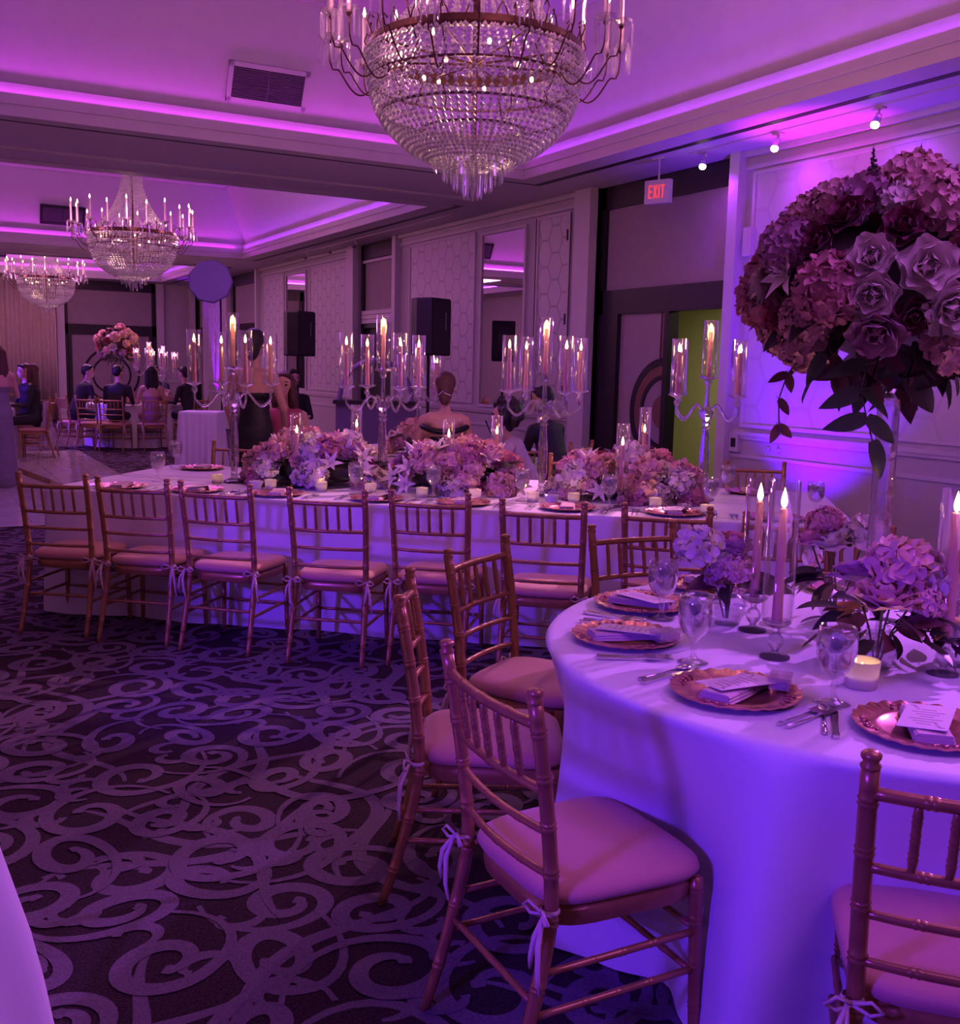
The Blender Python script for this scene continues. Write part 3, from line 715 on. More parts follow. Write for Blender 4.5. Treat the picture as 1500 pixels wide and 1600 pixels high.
# ================================================================== CHAIRS
def bamboo(path, r, rings, n=8, m=20):
    """tapering rod with bamboo-like double rings"""
    P = [Vector(p) for p in path]; seglen = [(P[i+1]-P[i]).length for i in range(len(P)-1)]; tot = sum(seglen)
    def at(s):
        d = s*tot
        for i, l in enumerate(seglen):
            if d <= l or i == len(seglen)-1: return P[i].lerp(P[i+1], min(1, d/l))
            d -= l
    st = {}
    for i in range(m+1): st[i/m] = 1.0
    for s in rings:
        e = .006/tot*1.0
        for k in (-1, 1):
            st[s+k*e-e*.7] = 1.0; st[s+k*e] = 1.16; st[s+k*e+e*.7] = 1.0
    ks = sorted(k for k in st if 0 <= k <= 1)
    return [at(k) for k in ks], [(r(k) if callable(r) else r)*st[k] for k in ks]
def make_chair(label):
    t = thing('banquet_chair', label, 'chair')
    SH = .435
    for s in (-1, 1):
        # back post: foot, seat joint, top (smooth bow)
        pts = []
        for i in range(25):
            z = .92*i/24
            y = -.205-.105*((SH-z)/SH)**1.3 if z < SH else -.205-.062*((z-SH)/(.92-SH))**1.5
            x = s*(.190+.010*abs(z-SH)/SH)
            pts.append((x, y, z))
        p, r = bamboo(pts, lambda k: .0165-.004*max(0, (.3-k))/.3, (.13, .3, .46, .58, .7, .82, .93), m=24)
        b = MB(); b.tube(p, r, 8)
        tip = Vector(pts[-1]); b.lathe([(.0165, 0), (.0185, .006), (.0130, .012), (.0175, .020), (.0180, .027), (.010, .033), (0, .034)], 10, tip)
        b.build('back_post', M_gold, t, True)
        pts = [(s*.200, .190, 0), (s*.192, .178, SH)]
        p, r = bamboo(pts, lambda k: .0125+.004*k, (.25, .5, .75, .93), m=10)
        b = MB(); b.tube(p, r, 8); b.build('front_leg', M_gold, t, True)
    # back rails, bowed slightly to the rear
    def rail(z, name, r=.0105, bow=.022):
        def yb(z): return -.205-.062*((z-SH)/(.92-SH))**1.5 if z > SH else -.205-.105*((SH-z)/SH)**1.3
        xw = .19+.010*abs(z-SH)/SH
        pts = [(xw*(2*i/14-1), yb(z)-bow*(1-(2*i/14-1)**2), z) for i in range(15)]
        p, rr = bamboo(pts, r, (.25, .5, .75), m=14); b = MB(); b.tube(p, rr, 7); b.build(name, M_gold, t, True); return yb(z)
    y1 = rail(.872, 'top_rail', .0125); y2 = rail(.722, 'back_rail'); rail(.625, 'back_rail', .0095); rail(.525, 'back_rail', .0095)
    for i in range(5):
        x = -.12+.06*i; bw = lambda x: .022*(1-(x/.19)**2)
        p, r = bamboo([(x, y2-bw(x), .722), (x, y1-bw(x), .872)], .0085, (.25, .5, .75), m=6); r[0] = r[-1] = .006
        b = MB(); b.tube(p, r, 6); b.build('spindle', M_gold, t, True)
    # seat frame
    def seat_outline(g=0):
        pts = []
        for i in range(40):
            a = 2*pi*i/40; c, s_ = cos(a), sin(a); e = .42
            x = math.copysign(abs(c)**e, c); y = math.copysign(abs(s_)**e, s_)
            wd = .195+.012*y
            pts.append((x*(wd+g), y*(.198+g)))
        return pts
    def slab(rings, name, mat, smooth):
        b = MB(); vs = []; fs = []; n = 40
        for g, z in rings: vs += [(x, y, z+(0)) for x, y in seat_outline(g)]
        for j in range(len(rings)-1):
            for i in range(n): fs.append((j*n+i, j*n+(i+1) % n, (j+1)*n+(i+1) % n, (j+1)*n+i))
        fs += [tuple(range(n))[::-1], tuple(range((len(rings)-1)*n, len(rings)*n))]
        return b.add(vs, fs).build(name, mat, t, smooth)
    slab([(-.012, SH-.055), (0, SH-.05), (.004, SH-.03), (.004, SH-.012), (-.004, SH-.002)], 'seat_frame', M_gold, 'auto')
    slab([(-.006, SH), (.010, SH+.006), (.018, SH+.020), (.014, SH+.034), (.0, SH+.046), (-.04, SH+.052), (-.10, SH+.056), (-.16, SH+.057)], 'seat_cushion', M_cush, True)
    # stretchers
    def bar(a, b_, name='stretcher'):
        p, r = bamboo([a, b_], .0085, (.3, .5, .7), m=6); m = MB(); m.tube(p, r, 7); m.build(name, M_gold, t, True)
    def yback(z): return -.205-.105*((SH-z)/SH)**1.3
    for s in (-1, 1):
        for z in (.30, .205): bar((s*(.19+.01*(SH-z)/SH), yback(z), z), (s*.197, .186, z))
    for z in (.30, .19): bar((-.197, .186, z), (.197, .186, z))
    bar((-.195, yback(.235), .235), (.195, yback(.235), .235))
    # cushion ties knotted round the posts
    for s in (-1, 1):
        b = MB(); c = Vector((s*.196, -.212, SH+.012))
        b.lathe([(.0185, -.006), (.0225, 0), (.0185, .006)], 10, c)
        for k, (dx, dz) in enumerate(((.02, -.16), (-.012, -.12))):
            pts = [c+Vector((s*.01, -.022, 0)), c+Vector((s*.02+dx*.5, -.045, dz*.35)), c+Vector((s*.02+dx, -.05, dz*.75)), c+Vector((s*.016+dx*1.3, -.045, dz))]
            b.tube(pts, [.004, .007, .006, .004], 5)
        for k in (-1, 1):                                                # bow loops
            pts = [c+Vector((0, -.02, 0)), c+Vector((k*.03, -.035, .018)), c+Vector((k*.05, -.035, .0)), c+Vector((k*.03, -.03, -.012)), c+Vector((0, -.02, -.002))]
            b.tube(pts, .004, 5)
        b.build('cushion_tie', M_tie, t, True)
    return t
chair0 = make_chair('gold bamboo-style chair, leftmost at the long table'); chair0.scale = (1, 1, .965)
GR_L = 'chairs along the front of the long table'; GR_R = 'chairs around the front round table'
front = [(.385, -.475+.25, 2), (.895, -.515+.25, 1), (1.41, -.55+.25, -3), (2.03, -.61+.25, 1), (2.55, -.52+.25, 0), (3.155, -.66+.25, -1), (3.75, -.61+.25, -2), (4.29, -.70+.25, 3)]
for i, (u, v, da) in enumerate(front):
    p = lt(u, v, 0); rz = LANG+radians(da)
    if i == 0: chair0.location = p; chair0.rotation_euler = (0, 0, rz); chair0['group'] = GR_L
    else: dup(chair0, p, rz, 'gold bamboo-style chair, %s from the left along the front of the long table' % ORD[i] if i < 7 else 'gold chair at the right end of the long table, behind the glass cylinders', GR_L)
def at_round(c, ang, r, label, group, da=0):
    a = radians(ang); p = Vector(c)+Vector((cos(a), sin(a), 0))*r
    return dup(chair0, p, a+pi/2+radians(da), label, group)
for x, y, fa, lab in ((1.335, 1.878, -1, 'nearest gold chair with pink cushion, side-on at the round table front left'), (1.497, 2.605, -29, 'gold chair at the round table seen edge-on, left of the carpet gap'), (1.93, 3.028, -60, 'gold chair at the round table turned three-quarter, behind the edge-on chair'), (2.616, 3.172, -94, 'gold chair at the back of the round table with its cushion hidden'), (3.33, 2.90, -131, 'gold chair behind the round table flowers beside the crystal pillar'), (1.737, 1.198, 45.5, 'gold chair cut off by the lower right corner')):
    dup(chair0, (x, y, 0), radians(fa-90), lab, GR_R)
# far side of the long table
for i, (u, lab) in enumerate(((.30, 'gold chair behind the leftmost candelabrum'), (3.03, 'gold chair tucked behind the right-hand flowers, left of the doors'), (3.74, 'gold chair behind the peonies before the open door'), (4.33, 'gold chair at the far right of the long table by the wall'))):
    dup(chair0, lt(u, 1.66+.22, 0), LANG+pi, lab, 'chairs along the back of the long table')
for ang, lab in ((-92, 'gold chair under the person in lilac'), (-62, 'gold chair under the man in a dark suit before the doors'), (-120, 'gold chair under the woman in the black off-shoulder dress')):
    at_round((4.55, 8.85, 0), ang, 1.15, lab, 'chairs around the middle table')
for ang, lab in ((-163, 'gold chair left of the men in suits, far table'), (-137, 'gold chair of the man leaning in, far table'), (-118, 'gold chair with open back at the far table, second man in suit'), (-88, 'gold chair of the woman with long dark hair, far table'), (-48, 'gold chair of the dark-suited guest on the right of the far table')):
    at_round((3.62, 19.55, 0), ang, 1.12, lab, 'chairs around the far table')
for ang, lab in ((-15, 'gold chair with a lilac shawl at the far left table'), (22, 'gold chair at the far left table, nearer the drape')):
    at_round((.62, 17.6, 0), ang, 1.1, lab, 'chairs at the far left table')
# ================================================================== TABLEWARE
M_rose = pmat('rose_gold_charger', (.72, .34, .26), .26, .8, var=.12, scale=30)
M_rosedk = pmat('rose_relief', (.45, .17, .17), .35, .7, var=.3, scale=60)
M_nap = pmat('blush_napkin', (.72, .52, .52), .8, var=.04, bump=.1, bscale=200)
M_paper = pmat('ivory_card', (.78, .70, .68), .6, var=.03)
M_print = pmat('card_ink', (.42, .28, .30), .7, var=0)
M_box = gmat('clear_acrylic', tint=(.95, .88, .86), base=.12, diff=.25)
def charger_meshes():
    n = 96; vs = []; fs = []; mb = MB()
    prof = [(0, .004), (.095, .004), (.102, .009), (.112, .011), (.120, .010), (.135, .013), (.150, .017), (.160, .019), (.158, .014), (.11, .003), (0, .0)]
    for r, z in prof:
        for i in range(n):
            a = 2*pi*i/n; sc = 1+.012*cos(24*a)*(1 if r > .14 else 0); fl = .0022*cos(24*a) if .13 < r < .161 else 0
            vs.append((r*sc*cos(a), r*sc*sin(a), z+fl))
    for j in range(len(prof)-1):
        for i in range(n): i2 = (i+1) % n; fs.append((j*n+i, j*n+i2, (j+1)*n+i2, (j+1)*n+i))
    plate = mb.add(vs, fs).mesh('plate', M_rose, 'auto')
    ro = MB()
    for i in range(40):                                                # raised floral scrolls on the rim, in groups
        a = 2*pi*i/40
        if i % 10 < 4: ro.ico((.138*cos(a), .138*sin(a), .0165), .0075, 0, (1, 1, .45)); ro.ico((.127*cos(a+.06), .127*sin(a+.06), .0145), .005, 0, (1, 1, .5))
    return plate, ro.mesh('rim_relief', M_rosedk, True)
CH_PL, CH_RE = charger_meshes()
def napkin_mesh():
    mb = MB()
    for k, (w_, l, z) in enumerate(((.088, .215, .004), (.084, .21, .011), (.080, .205, .018))):
        pts = [(-w_/2, -l/2), (w_/2, -l/2), (w_/2, l/2), (-w_/2, l/2)]; n = 12; vs = []; fs = []
        for i in range(n+1):
            s = i/n; y = -l/2+l*s; wob = .0015*sin(7*s+k)
            for x, dz in ((-w_/2, .0), (-w_/2+.006, .006), (w_/2-.006, .006), (w_/2, .0)): vs.append((x+wob, y, z+dz))
        for i in range(n):
            for j in range(3): fs.append((i*4+j, i*4+j+1, (i+1)*4+j+1, (i+1)*4+j))
        fs.append((0, 3, 2, 1)); fs.append((n*4, n*4+1, n*4+2, n*4+3)); fs += [(i*4, (i+1)*4, (i+1)*4+3, i*4+3) for i in range(n)]
        mb.add(vs, fs)
    return mb.mesh('napkin', M_nap, 'auto')
NAPK = napkin_mesh()
CARD = MB().box((0, 0, 0), (.105, .185, .0016)).mesh('menu_card', M_paper)
_p = MB()
for i in range(7): _p.box((0, .06-i*.018, .0010), (.03+.02*((i*7) % 3), .004, .0003))
for i in range(5): _p.ico((-.04+.004*i, .078-.006*i*i*.3, .0008), .006, 0, (1, .5, .1)); _p.ico((.04-.004*i, -.078+.006*i*i*.3, .0008), .006, 0, (1, .5, .1))
CARDP = _p.mesh('print', M_print)
def setting(pos, face, place, cards=True, box=False, group_tail='round table'):
    """charger, folded napkin, menu card (three things stacked); face = direction from plate to table centre"""
    x, y, z = pos
    t = thing('charger_plate', 'rose gold scalloped charger plate %s' % place, 'plate', (x, y, z), face, 'chargers on the %s' % group_tail)
    pl = obj('plate', CH_PL, t); tag(obj('rim_relief', CH_RE, pl), kind='stuff')
    nk = obj('napkin', NAPK, None, (x, y, z+.0045), (0, 0, face+random.uniform(-.1, .1)+pi/2+.15)); tag(nk, 'folded blush napkin on the charger %s' % place, 'napkin', 'napkins on the %s' % group_tail)
    if cards:
        c = thing('menu_card', 'ivory printed card on the napkin %s' % place, 'card', (x+.012*cos(face), y+.012*sin(face), z+.0315), face+pi/2+random.uniform(-.35, -.1), 'menu cards on the %s' % group_tail)
        c.rotation_euler[1] = radians(4); obj('card', CARD, c); obj('print', CARDP, c)
    if box:
        b = thing('favor_box', 'small clear favor box on the charger %s' % place, 'box', (x+.12*cos(face-.5), y+.12*sin(face-.5), z+.017), face+.5, 'favor boxes')
        m = MB(); m.span((-.035, -.025, 0), (.035, .025, .022)); m.build('box', M_box, b); MB().span((-.037, -.027, .022), (.037, .027, .03)).build('lid', M_box, b)
        MB().span((-.02, -.015, .003), (.02, .015, .018)).build('sweet', M_nap, b)
# goblet: stemmed glass with iced water
def goblet_meshes():
    g = MB(); prof = [(.0, .0), (.034, .001), (.036, .004), (.012, .010), (.0065, .018), (.0055, .030), (.009, .038), (.006, .046), (.010, .056), (.026, .070), (.037, .092), (.0405, .118), (.0395, .140), (.0365, .160), (.0355, .1605), (.0385, .140), (.0392, .118), (.0357, .092), (.025, .073), (.0, .062)]
    g.lathe(prof, 28); gl = g.mesh('glass', M_rg, True)
    wm = MB(); wm.lathe([(0, .064), (.024, .0735), (.0345, .092), (.0380, .118), (.0375, .138), (0, .138)], 24); wa = wm.mesh('water', M_rw, True)
    ic = MB(); rnd = random.Random(4)
    for i in range(7):
        a = rnd.random()*6.28; r = rnd.random()*.02; ic.box((r*cos(a), r*sin(a), .118+rnd.random()*.022), (.016, .015, .014), M=Euler((rnd.random(), rnd.random(), rnd.random()*6)).to_matrix())
    return gl, wa, ic.mesh('ice', M_ice)
G_GL, G_WA, G_IC = goblet_meshes()
def goblet(pos, label, group='water goblets', s=1.12):
    t = thing('water_goblet', label, 'glass', pos, random.random()*6, group); t.scale = (s, s, s)
    g = obj('glass', G_GL, t); obj('water', G_WA, t); obj('ice', G_IC, t); return t
def cutlery():
    out = {}
    k = MB(); k.box((0, -.06, .003), (.011, .10, .006)); k.box((0, -.105, .0035), (.014, .02, .007))
    k.add([(-.007, -.01, .002), (.007, -.01, .002), (.009, .06, .002), (.002, .105, .002), (-.006, .10, .002), (-.007, -.01, .0035), (.007, -.01, .0035), (.009, .06, .0035), (.002, .105, .003), (-.006, .10, .003)], [(4, 3, 2, 1, 0), (5, 6, 7, 8, 9), (0, 1, 6, 5), (1, 2, 7, 6), (2, 3, 8, 7), (3, 4, 9, 8), (4, 0, 5, 9)]); out['knife'] = k.mesh('knife', M_chrome)
    f = MB(); f.tube([(0, -.10, .004), (0, -.02, .003), (0, .03, .006)], [.006, .0035, .003], 6); f.box((0, .045, .007), (.022, .03, .002))
    for i in range(4): f.tube([(-.009+.006*i, .055, .007), (-.009+.006*i, .078, .008), (-.009+.006*i, .10, .005)], [.0016, .0016, .0009], 5)
    out['fork'] = f.mesh('fork', M_chrome, 'auto')
    s = MB(); s.tube([(0, -.10, .004), (0, -.02, .003), (0, .045, .005)], [.006, .0035, .003], 6); s.ico((0, .07, .006), .022, 1, (.75, 1.25, .22)); out['spoon'] = s.mesh('spoon', M_chrome, True)
    return out
CUT = cutlery()
def cut(kind, x, y, rz, label, z=TZ+.001):
    return tag(obj(kind, CUT[kind], None, (x, y, z), (0, 0, rz), scale=1.05), label, kind, 'cutlery')
# ---- place settings of the round table
RTS = [(117.8, .82, 'at the round table, back left', False), (150.5, .80, 'at the round table, left edge', True), (-169, .78, 'before the nearest chair', True), (-135.9, .77, 'at the lower right corner', False), (87.4, .86, 'behind the round table goblets', False), (52, .8, 'behind the crystal pillar', False)]
for ang, r, pl, bx in RTS:
    a = radians(ang); p = RT+Vector((cos(a)*r, sin(a)*r, TZ+.001)); setting(p, a+pi, pl, ang != 52, bx)
    if ang in (52, 87.4): continue
    for side, kinds in ((1, ('fork', 'fork')), (-1, ('knife', 'spoon'))):
        for j, kd in enumerate(kinds):
            off = side*(.195+.024*j); q = p+Vector((-sin(a), cos(a), 0))*off
            cut(kd, q.x, q.y, a+pi/2, '%s %s of the charger %s' % ('outer '+kd if j and kd == 'fork' else kd, 'right' if side > 0 else 'left', pl))
for (x, y), lab in (((2.085, 2.554), 'water goblet behind the left charger on the round table'), ((1.85, 2.12), 'iced water goblet in the middle left of the round table'), ((1.93, 1.70), 'nearest iced water goblet, before the votive'), ((2.47, 2.72), 'water goblet behind the gold leaf at the back left'), ((2.95, 2.75), 'water goblet behind the taper cylinders'), ((3.22, 2.25), 'water goblet at the right, behind the low flowers')):
    goblet((x, y, TZ), lab, 'water goblets on the round table', 1.2)
# ---- settings of the long table
us = [.385, .895, 1.41, 2.03, 2.55, 3.155, 3.75, 4.29]
for i, u in enumerate(us):
    p = lt(u+.02, .20, TZ+.001); pl = 'at the long table, %s seat from left' % ORD[i]
    setting(p, LANG+pi/2, pl, i in (1, 3, 4, 6), i in (3, 6), 'front of the long table')
    for j, (kd, off) in enumerate((('fork', -.20), ('fork', -.225), ('knife', .20), ('spoon', .225))):
        if i in (0,) and kd == 'spoon': continue
        q = p+LU*off; cut(kd, q.x, q.y, LANG, '%s %s of the charger %s' % (('inner ' if j == 0 else 'outer ' if j == 1 else '')+kd, 'left' if off < 0 else 'right', pl))
for i, (u, lab) in enumerate(((.35, 'beyond the left candelabrum'), (1.2, 'beyond the first low flowers'), (4.25, 'beyond the rightmost candelabrum'))):
    setting(lt(u, 1.42, TZ+.001), LANG-pi/2, lab, False, False, 'back of the long table')
gob = [((-.0+.10, 1.50), 'left end back corner'), ((.44, .60), 'left end near the first candelabrum'), ((1.85, .42), 'before the first flowers'), ((2.33, .46), 'before the second flowers, glowing'), ((2.87, .46), 'before the third candelabrum'), ((3.40, .34), 'before the right-hand flowers'), ((3.97, .42), 'beside the fourth candelabrum'), ((4.10, 1.30), 'far side, in front of the open door'), ((4.55, .44), 'right end near the glass cylinders')]
for (u, v), lab in gob: goblet(lt(u, v), 'water goblet on the long table, %s' % lab, 'water goblets on the long table', 1.2)

# ---- candles
def flame(parent, loc, s=1.0, mat=None):
    return obj('flame', FLAME, parent, loc, scale=s)
_f = MB(); _f.lathe([(0, 0), (.0045, .004), (.0068, .012), (.0055, .022), (.0025, .034), (0, .042)], 10); FLAME = _f.mesh('flame', M_flame, True)
_f = MB(); _f.lathe([(.0295, 0), (.032, .004), (.036, .058), (.0345, .058), (.0305, .006), (0, .005)], 20); V_GL = _f.mesh('cup', M_frost, True)
_f = MB(); _f.lathe([(0, .007), (.029, .008), (.0296, .024), (.012, .022), (0, .021)], 18); V_WX = _f.mesh('wax', M_white, True)
def votive(pos, label, lit=0, s=1.0, group='votive candles'):
    t = thing('votive_candle', label, 'candle', pos, 0, group); t.scale = (s, s, s)
    obj('cup', V_GL, t); w_ = obj('wax', V_WX, t); flame(t, (0, 0, .022), .75)
    if lit: light('POINT', 'votive_glow', (pos[0], pos[1], pos[2]+.050*s), (1, .50, .20), lit, .008)
for i, (u, v) in enumerate([(.85, .61), (1.28, .46), (1.61, .47), (1.92, .50), (2.27, .41), (2.59, .45), (2.94, .45), (3.18, .48), (3.66, .43), (3.95, .22)]):
    votive(lt(u, v), 'lit votive candle on the long table, %s from the left' % ORD[i], .2, 1.05, 'votives on the long table')
votive((2.10, 1.765, TZ), 'lit votive candle beside the nearest goblet', .3, 1.25, 'votives on the round table')
def taper(pos, H, label, gtop, r=.034, stand=.11, lit=.8, cr=.0115, tall=1.0):
    """crystal candlestick, tapered candle and a glass cylinder round it"""
    t = thing('taper_candle_holder', label, 'candle holder', pos, 0, 'tapers in glass cylinders')
    b = MB(); b.lathe([(0, 0), (.042, 0), (.042, .006), (.012, .014), (.009, .022), (.020, .036), (.024, .048), (.019, .062), (.009, .074), (.010, .084), (.034, .096), (.040, .102), (.040, .107), (.012, .109), (.0, .109)], 16); b.xf(Matrix.Diagonal((1, 1, stand/.109, 1))); b.build('candlestick', M_rc, t, 'auto')
    c = MB(); zc = H; c.lathe([(cr*1.15, stand-.008), (cr*.8, zc), (cr*.5, zc+.004), (0, zc+.004)], 12); cc = c.build('taper_candle', M_candle, t, True)
    w_ = MB(); w_.tube([(0, 0, zc), (0, .001, zc+.012)], .0012, 4); w_.build('wick', M_black, cc)
    flame(t, (0, 0, zc+.004), 1.25*tall)
    g = MB(); g.lathe([(r, stand), (r, gtop), (r-.0022, gtop), (r-.0022, stand)], 28); g.build('glass_cylinder', M_glass, t, True)
    if lit: light('POINT', 'candle_glow', (pos[0], pos[1], pos[2]+zc+.03), (1, .46, .16), lit, .012)
for i, (u, v, hz, gt, lab) in enumerate([(1.40, .60, .345, .475, 'taper candle in a glass cylinder before the first flowers'), (1.66, 1.02, .37, .52, 'taper candle in a glass cylinder behind the first flowers'), (2.36, .72, .345, .46, 'taper candle in a glass cylinder before the second flowers'), (2.62, .98, .36, .48, 'taper candle in a glass cylinder behind the second flowers'), (3.46, .42, .355, .485, 'front taper candle in a glass cylinder at the right-hand flowers'), (3.56, 1.02, .40, .56, 'rear taper candle in a glass cylinder at the right-hand flowers')]):
    taper(lt(u, v), hz, lab, gt, r=.038, lit=.5, cr=.0145)
taper((2.095, 2.063, TZ), .42, 'front taper candle in a glass cylinder on the round table', .50, lit=.9, tall=1.1, r=.043, cr=.0135)
taper((2.255, 2.32, TZ), .40, 'back taper candle in a glass cylinder on the round table', .475, lit=.9, tall=1.1, r=.043, cr=.0135)
taper((2.400, 1.752, TZ), .435, 'taper candle in a glass cylinder at the right picture edge', .50, lit=.9, tall=1.1, r=.040, cr=.017)
# small white bowls between the flowers
for i, (u, v, lab) in enumerate([(3.06, .40, 'white sugar bowl before the right-hand flowers'), (1.20, .42, 'lavender white bowl left of the first flowers')]):
    b = MB(); b.lathe([(0, 0), (.026, 0), (.028, .006), (.047, .052), (.0445, .052), (.025, .010), (0, .009)], 20)
    t = b.build('bowl', pmat('white_china', (.75, .72, .74), .25, var=.02), None, True); t.location = lt(u, v); tag(t, lab, 'bowl', 'white bowls on the long table')
# ---- candelabra
def candelabrum_meshes():
    D = {}
    b = MB(); b.lathe([(0, 0), (.075, 0), (.075, .010), (.055, .018), (.030, .032), (.020, .05), (.026, .062), (.020, .075), (.024, .10), (.033, .14), (.030, .30), (.022, .40), (.018, .43), (.030, .445), (.018, .46), (.030, .475), (.022, .49), (.042, .515), (.048, .54), (.040, .56), (.020, .575), (.014, .62), (.012, .70), (.020, .712), (.024, .725), (.018, .738), (.052, .752), (.055, .762), (.016, .764), (0, .764)], 10); D['stem'] = b.mesh('stem', M_rc)
    b = MB(); pts = []
    for i in range(15):
        s = i/14; x = .035+.215*s; z = .545+.045*sin(pi*min(1, s*2.2))*(1 if s < .4545 else 0)-.045*sin(pi*max(0, (s-.4545)/.5455))*(1 if s > .4545 else 0)
        pts.append((x, 0, z))
    pts += [(.252, 0, .56), (.252, 0, .60)]
    b.tube(pts, .0085, 8); D['arm'] = b.mesh('arm', M_rc, True)
    b = MB(); b.lathe([(.008, .585), (.018, .598), (.020, .610), (.010, .624), (.014, .632), (.054, .648), (.056, .656), (.014, .658), (0, .658)], 14, (.252, 0, 0)); D['cup'] = b.mesh('cup', M_cryst)
    for nm, x, z, gh, ch in (('a', .252, .658, .325, .245), ('c', 0, .764, .335, .265)):
        g = MB(); g.lathe([(.044, z-.004), (.044, z+gh), (.042, z+gh), (.042, z-.004)], 24, (x, 0, 0)); D['glass'+nm] = g.mesh('glass_cylinder', M_glass, True)
        c = MB(); c.lathe([(.0155, z-.002), (.0115, z+ch), (.005, z+ch+.004), (0, z+ch+.004)], 10, (x, 0, 0)); D['candle'+nm] = c.mesh('taper_candle', M_candle, True)
    return D
CD = candelabrum_meshes()
def candelabrum(pos, rz, label, s=1.0, lit=5.0, arms=4, glass=True):
    t = thing('candelabrum', label, 'candelabrum', pos, rz, 'crystal candelabra'); t.scale = (s, s, s)
    obj('stem', CD['stem'], t)
    for k in range(arms):
        rot = (0, 0, 2*pi*k/arms); a = obj('arm', CD['arm'], t, rot=rot); obj('cup', CD['cup'], a)
        c = obj('taper_candle', CD['candlea'], t, rot=rot); f = obj('flame', FLAME, c, (.252, 0, .658+.247), scale=1.3)
        if glass: obj('glass_cylinder', CD['glassa'], t, rot=rot)
    c = obj('taper_candle', CD['candlec'], t); obj('flame', FLAME, c, (0, 0, .764+.267), scale=1.3)
    if glass: obj('glass_cylinder', CD['glassc'], t)
    if lit: light('POINT', 'candelabrum_glow', (pos[0], pos[1], pos[2]+1.12*s), (1, .45, .18), lit, .06)
    return t
candelabrum(lt(.92, .72), radians(2), 'leftmost crystal candelabrum on the long table')
candelabrum(lt(1.905, .80), radians(1), 'second crystal candelabrum from the left on the long table')
candelabrum(lt(2.945, .80), radians(-3), 'third crystal candelabrum from the left on the long table')
candelabrum(lt(3.935, .92), radians(4), 'rightmost crystal candelabrum on the long table, before the open door')
candelabrum((4.15, 8.75, TZ), .4, 'crystal candelabrum on the table behind the woman in black', .9, 2.0)
candelabrum((3.80, 19.25, TZ), .2, 'left crystal candelabrum on the far table', 1.0, 3.0, 6)
candelabrum((4.15, 19.75, TZ), .5, 'right crystal candelabrum on the far table', .95, 3.0, 6)
candelabrum((.98, 17.9, TZ), .5, 'glowing candelabrum at the left picture edge', 1.05, 3.0, 6)
# ================================================================== FLOWERS
FC = {'blush': (.82, .50, .47), 'pink': (.74, .34, .37), 'white': (.86, .74, .66), 'lav': (.56, .29, .41), 'mag': (.42, .04, .12), 'peach': (.80, .45, .28), 'burg': (.20, .02, .06)}
for k, c in FC.items(): FC[k] = pmat('petal_'+k, c, .6, var=.15, scale=25, sss=.1, sheen=.2)
M_leaf_g = pmat('green_leaf', (.07, .11, .045), .4, var=.3, scale=15); M_leaf_d = pmat('dark_leaf', (.055, .05, .035), .35, var=.3, scale=15); M_leaf_y = pmat('gilded_leaf', (.62, .40, .08), .3, .5, var=.15); M_leaf_m = pmat('maroon_leaf', (.16, .06, .06), .4, var=.3)
M_stem = pmat('stem_green', (.10, .13, .05), .5, var=.2)
def petal(mb, L, W, curl, M, nu=4, nv=3, tipc=.3, point=0):
    """cupped petal, base at origin, pointing +Y, facing +Z"""
    vs = []; fs = []
    for i in range(nu+1):
        s = i/nu; w_ = W*(sin(pi*(.12+.80*s))**.7)*(1-point*s)
        y = L*s; z = curl*L*s*s
        for j in range(nv+1):
            t = 2*j/nv-1; vs.append(M@Vector((w_*t/2, y*(1-.10*t*t*s), z+abs(t)**2*W*tipc*(.3+.7*s)*.5)))
    for i in range(nu):
        for j in range(nv): o = i*(nv+1)+j; fs.append((o, o+1, o+nv+2, o+nv+1))
    mb.add(vs, fs)
def rose_mesh(m, seed=1):
    mb = MB(); rnd = random.Random(seed); mb.ico((0, 0, .012), .010, 0, (1, 1, 1.6))
    for ring, (n, r, L, W, tilt) in enumerate(((3, .004, .030, .026, 84), (4, .007, .034, .036, 76), (5, .010, .038, .044, 64), (6, .012, .041, .048, 46), (6, .012, .042, .050, 28))):
        for i in range(n):
            a = 2*pi*i/n+ring*.7+rnd.uniform(-.15, .15)
            M = Matrix.Rotation(a, 4, 'Z')@Matrix.Translation((0, r*.5, .0))@Matrix.Rotation(radians(tilt+rnd.uniform(-6, 6)), 4, 'X')
            petal(mb, L, W, -.18 if ring > 1 else .1, M, 4, 3, .35)
    return mb.mesh('rose', m, True)
def ruffle_mesh(m, seed=2, n=62, R=.05, w=.034, fl=.5):
    """peony or hydrangea head: overlapping small petals over a dome"""
    mb = MB(); rnd = random.Random(seed); mb.ico((0, 0, R*.55), R*.80, 1, (1, 1, .85))
    for i in range(n):
        zz = 1-1.45*(i+.5)/n; a = i*2.39996; rr = sqrt(max(0, 1-zz*zz)); d = Vector((rr*cos(a), rr*sin(a), zz))
        p = Vector((d.x*R*.80, d.y*R*.80, R*.55+d.z*R*.66))
        M = Matrix.Translation(p)@face_dir(d)@Matrix.Rotation(rnd.random()*6.28, 4, 'Z')@Matrix.Translation((0, -w*.45, 0))@Matrix.Rotation(radians(rnd.uniform(5, 40)), 4, 'X')
        petal(mb, w*rnd.uniform(.85, 1.2), w*rnd.uniform(.8, 1.1), fl*.4, M, 3, 2, .4)
    return mb.mesh('bloom', m, True)
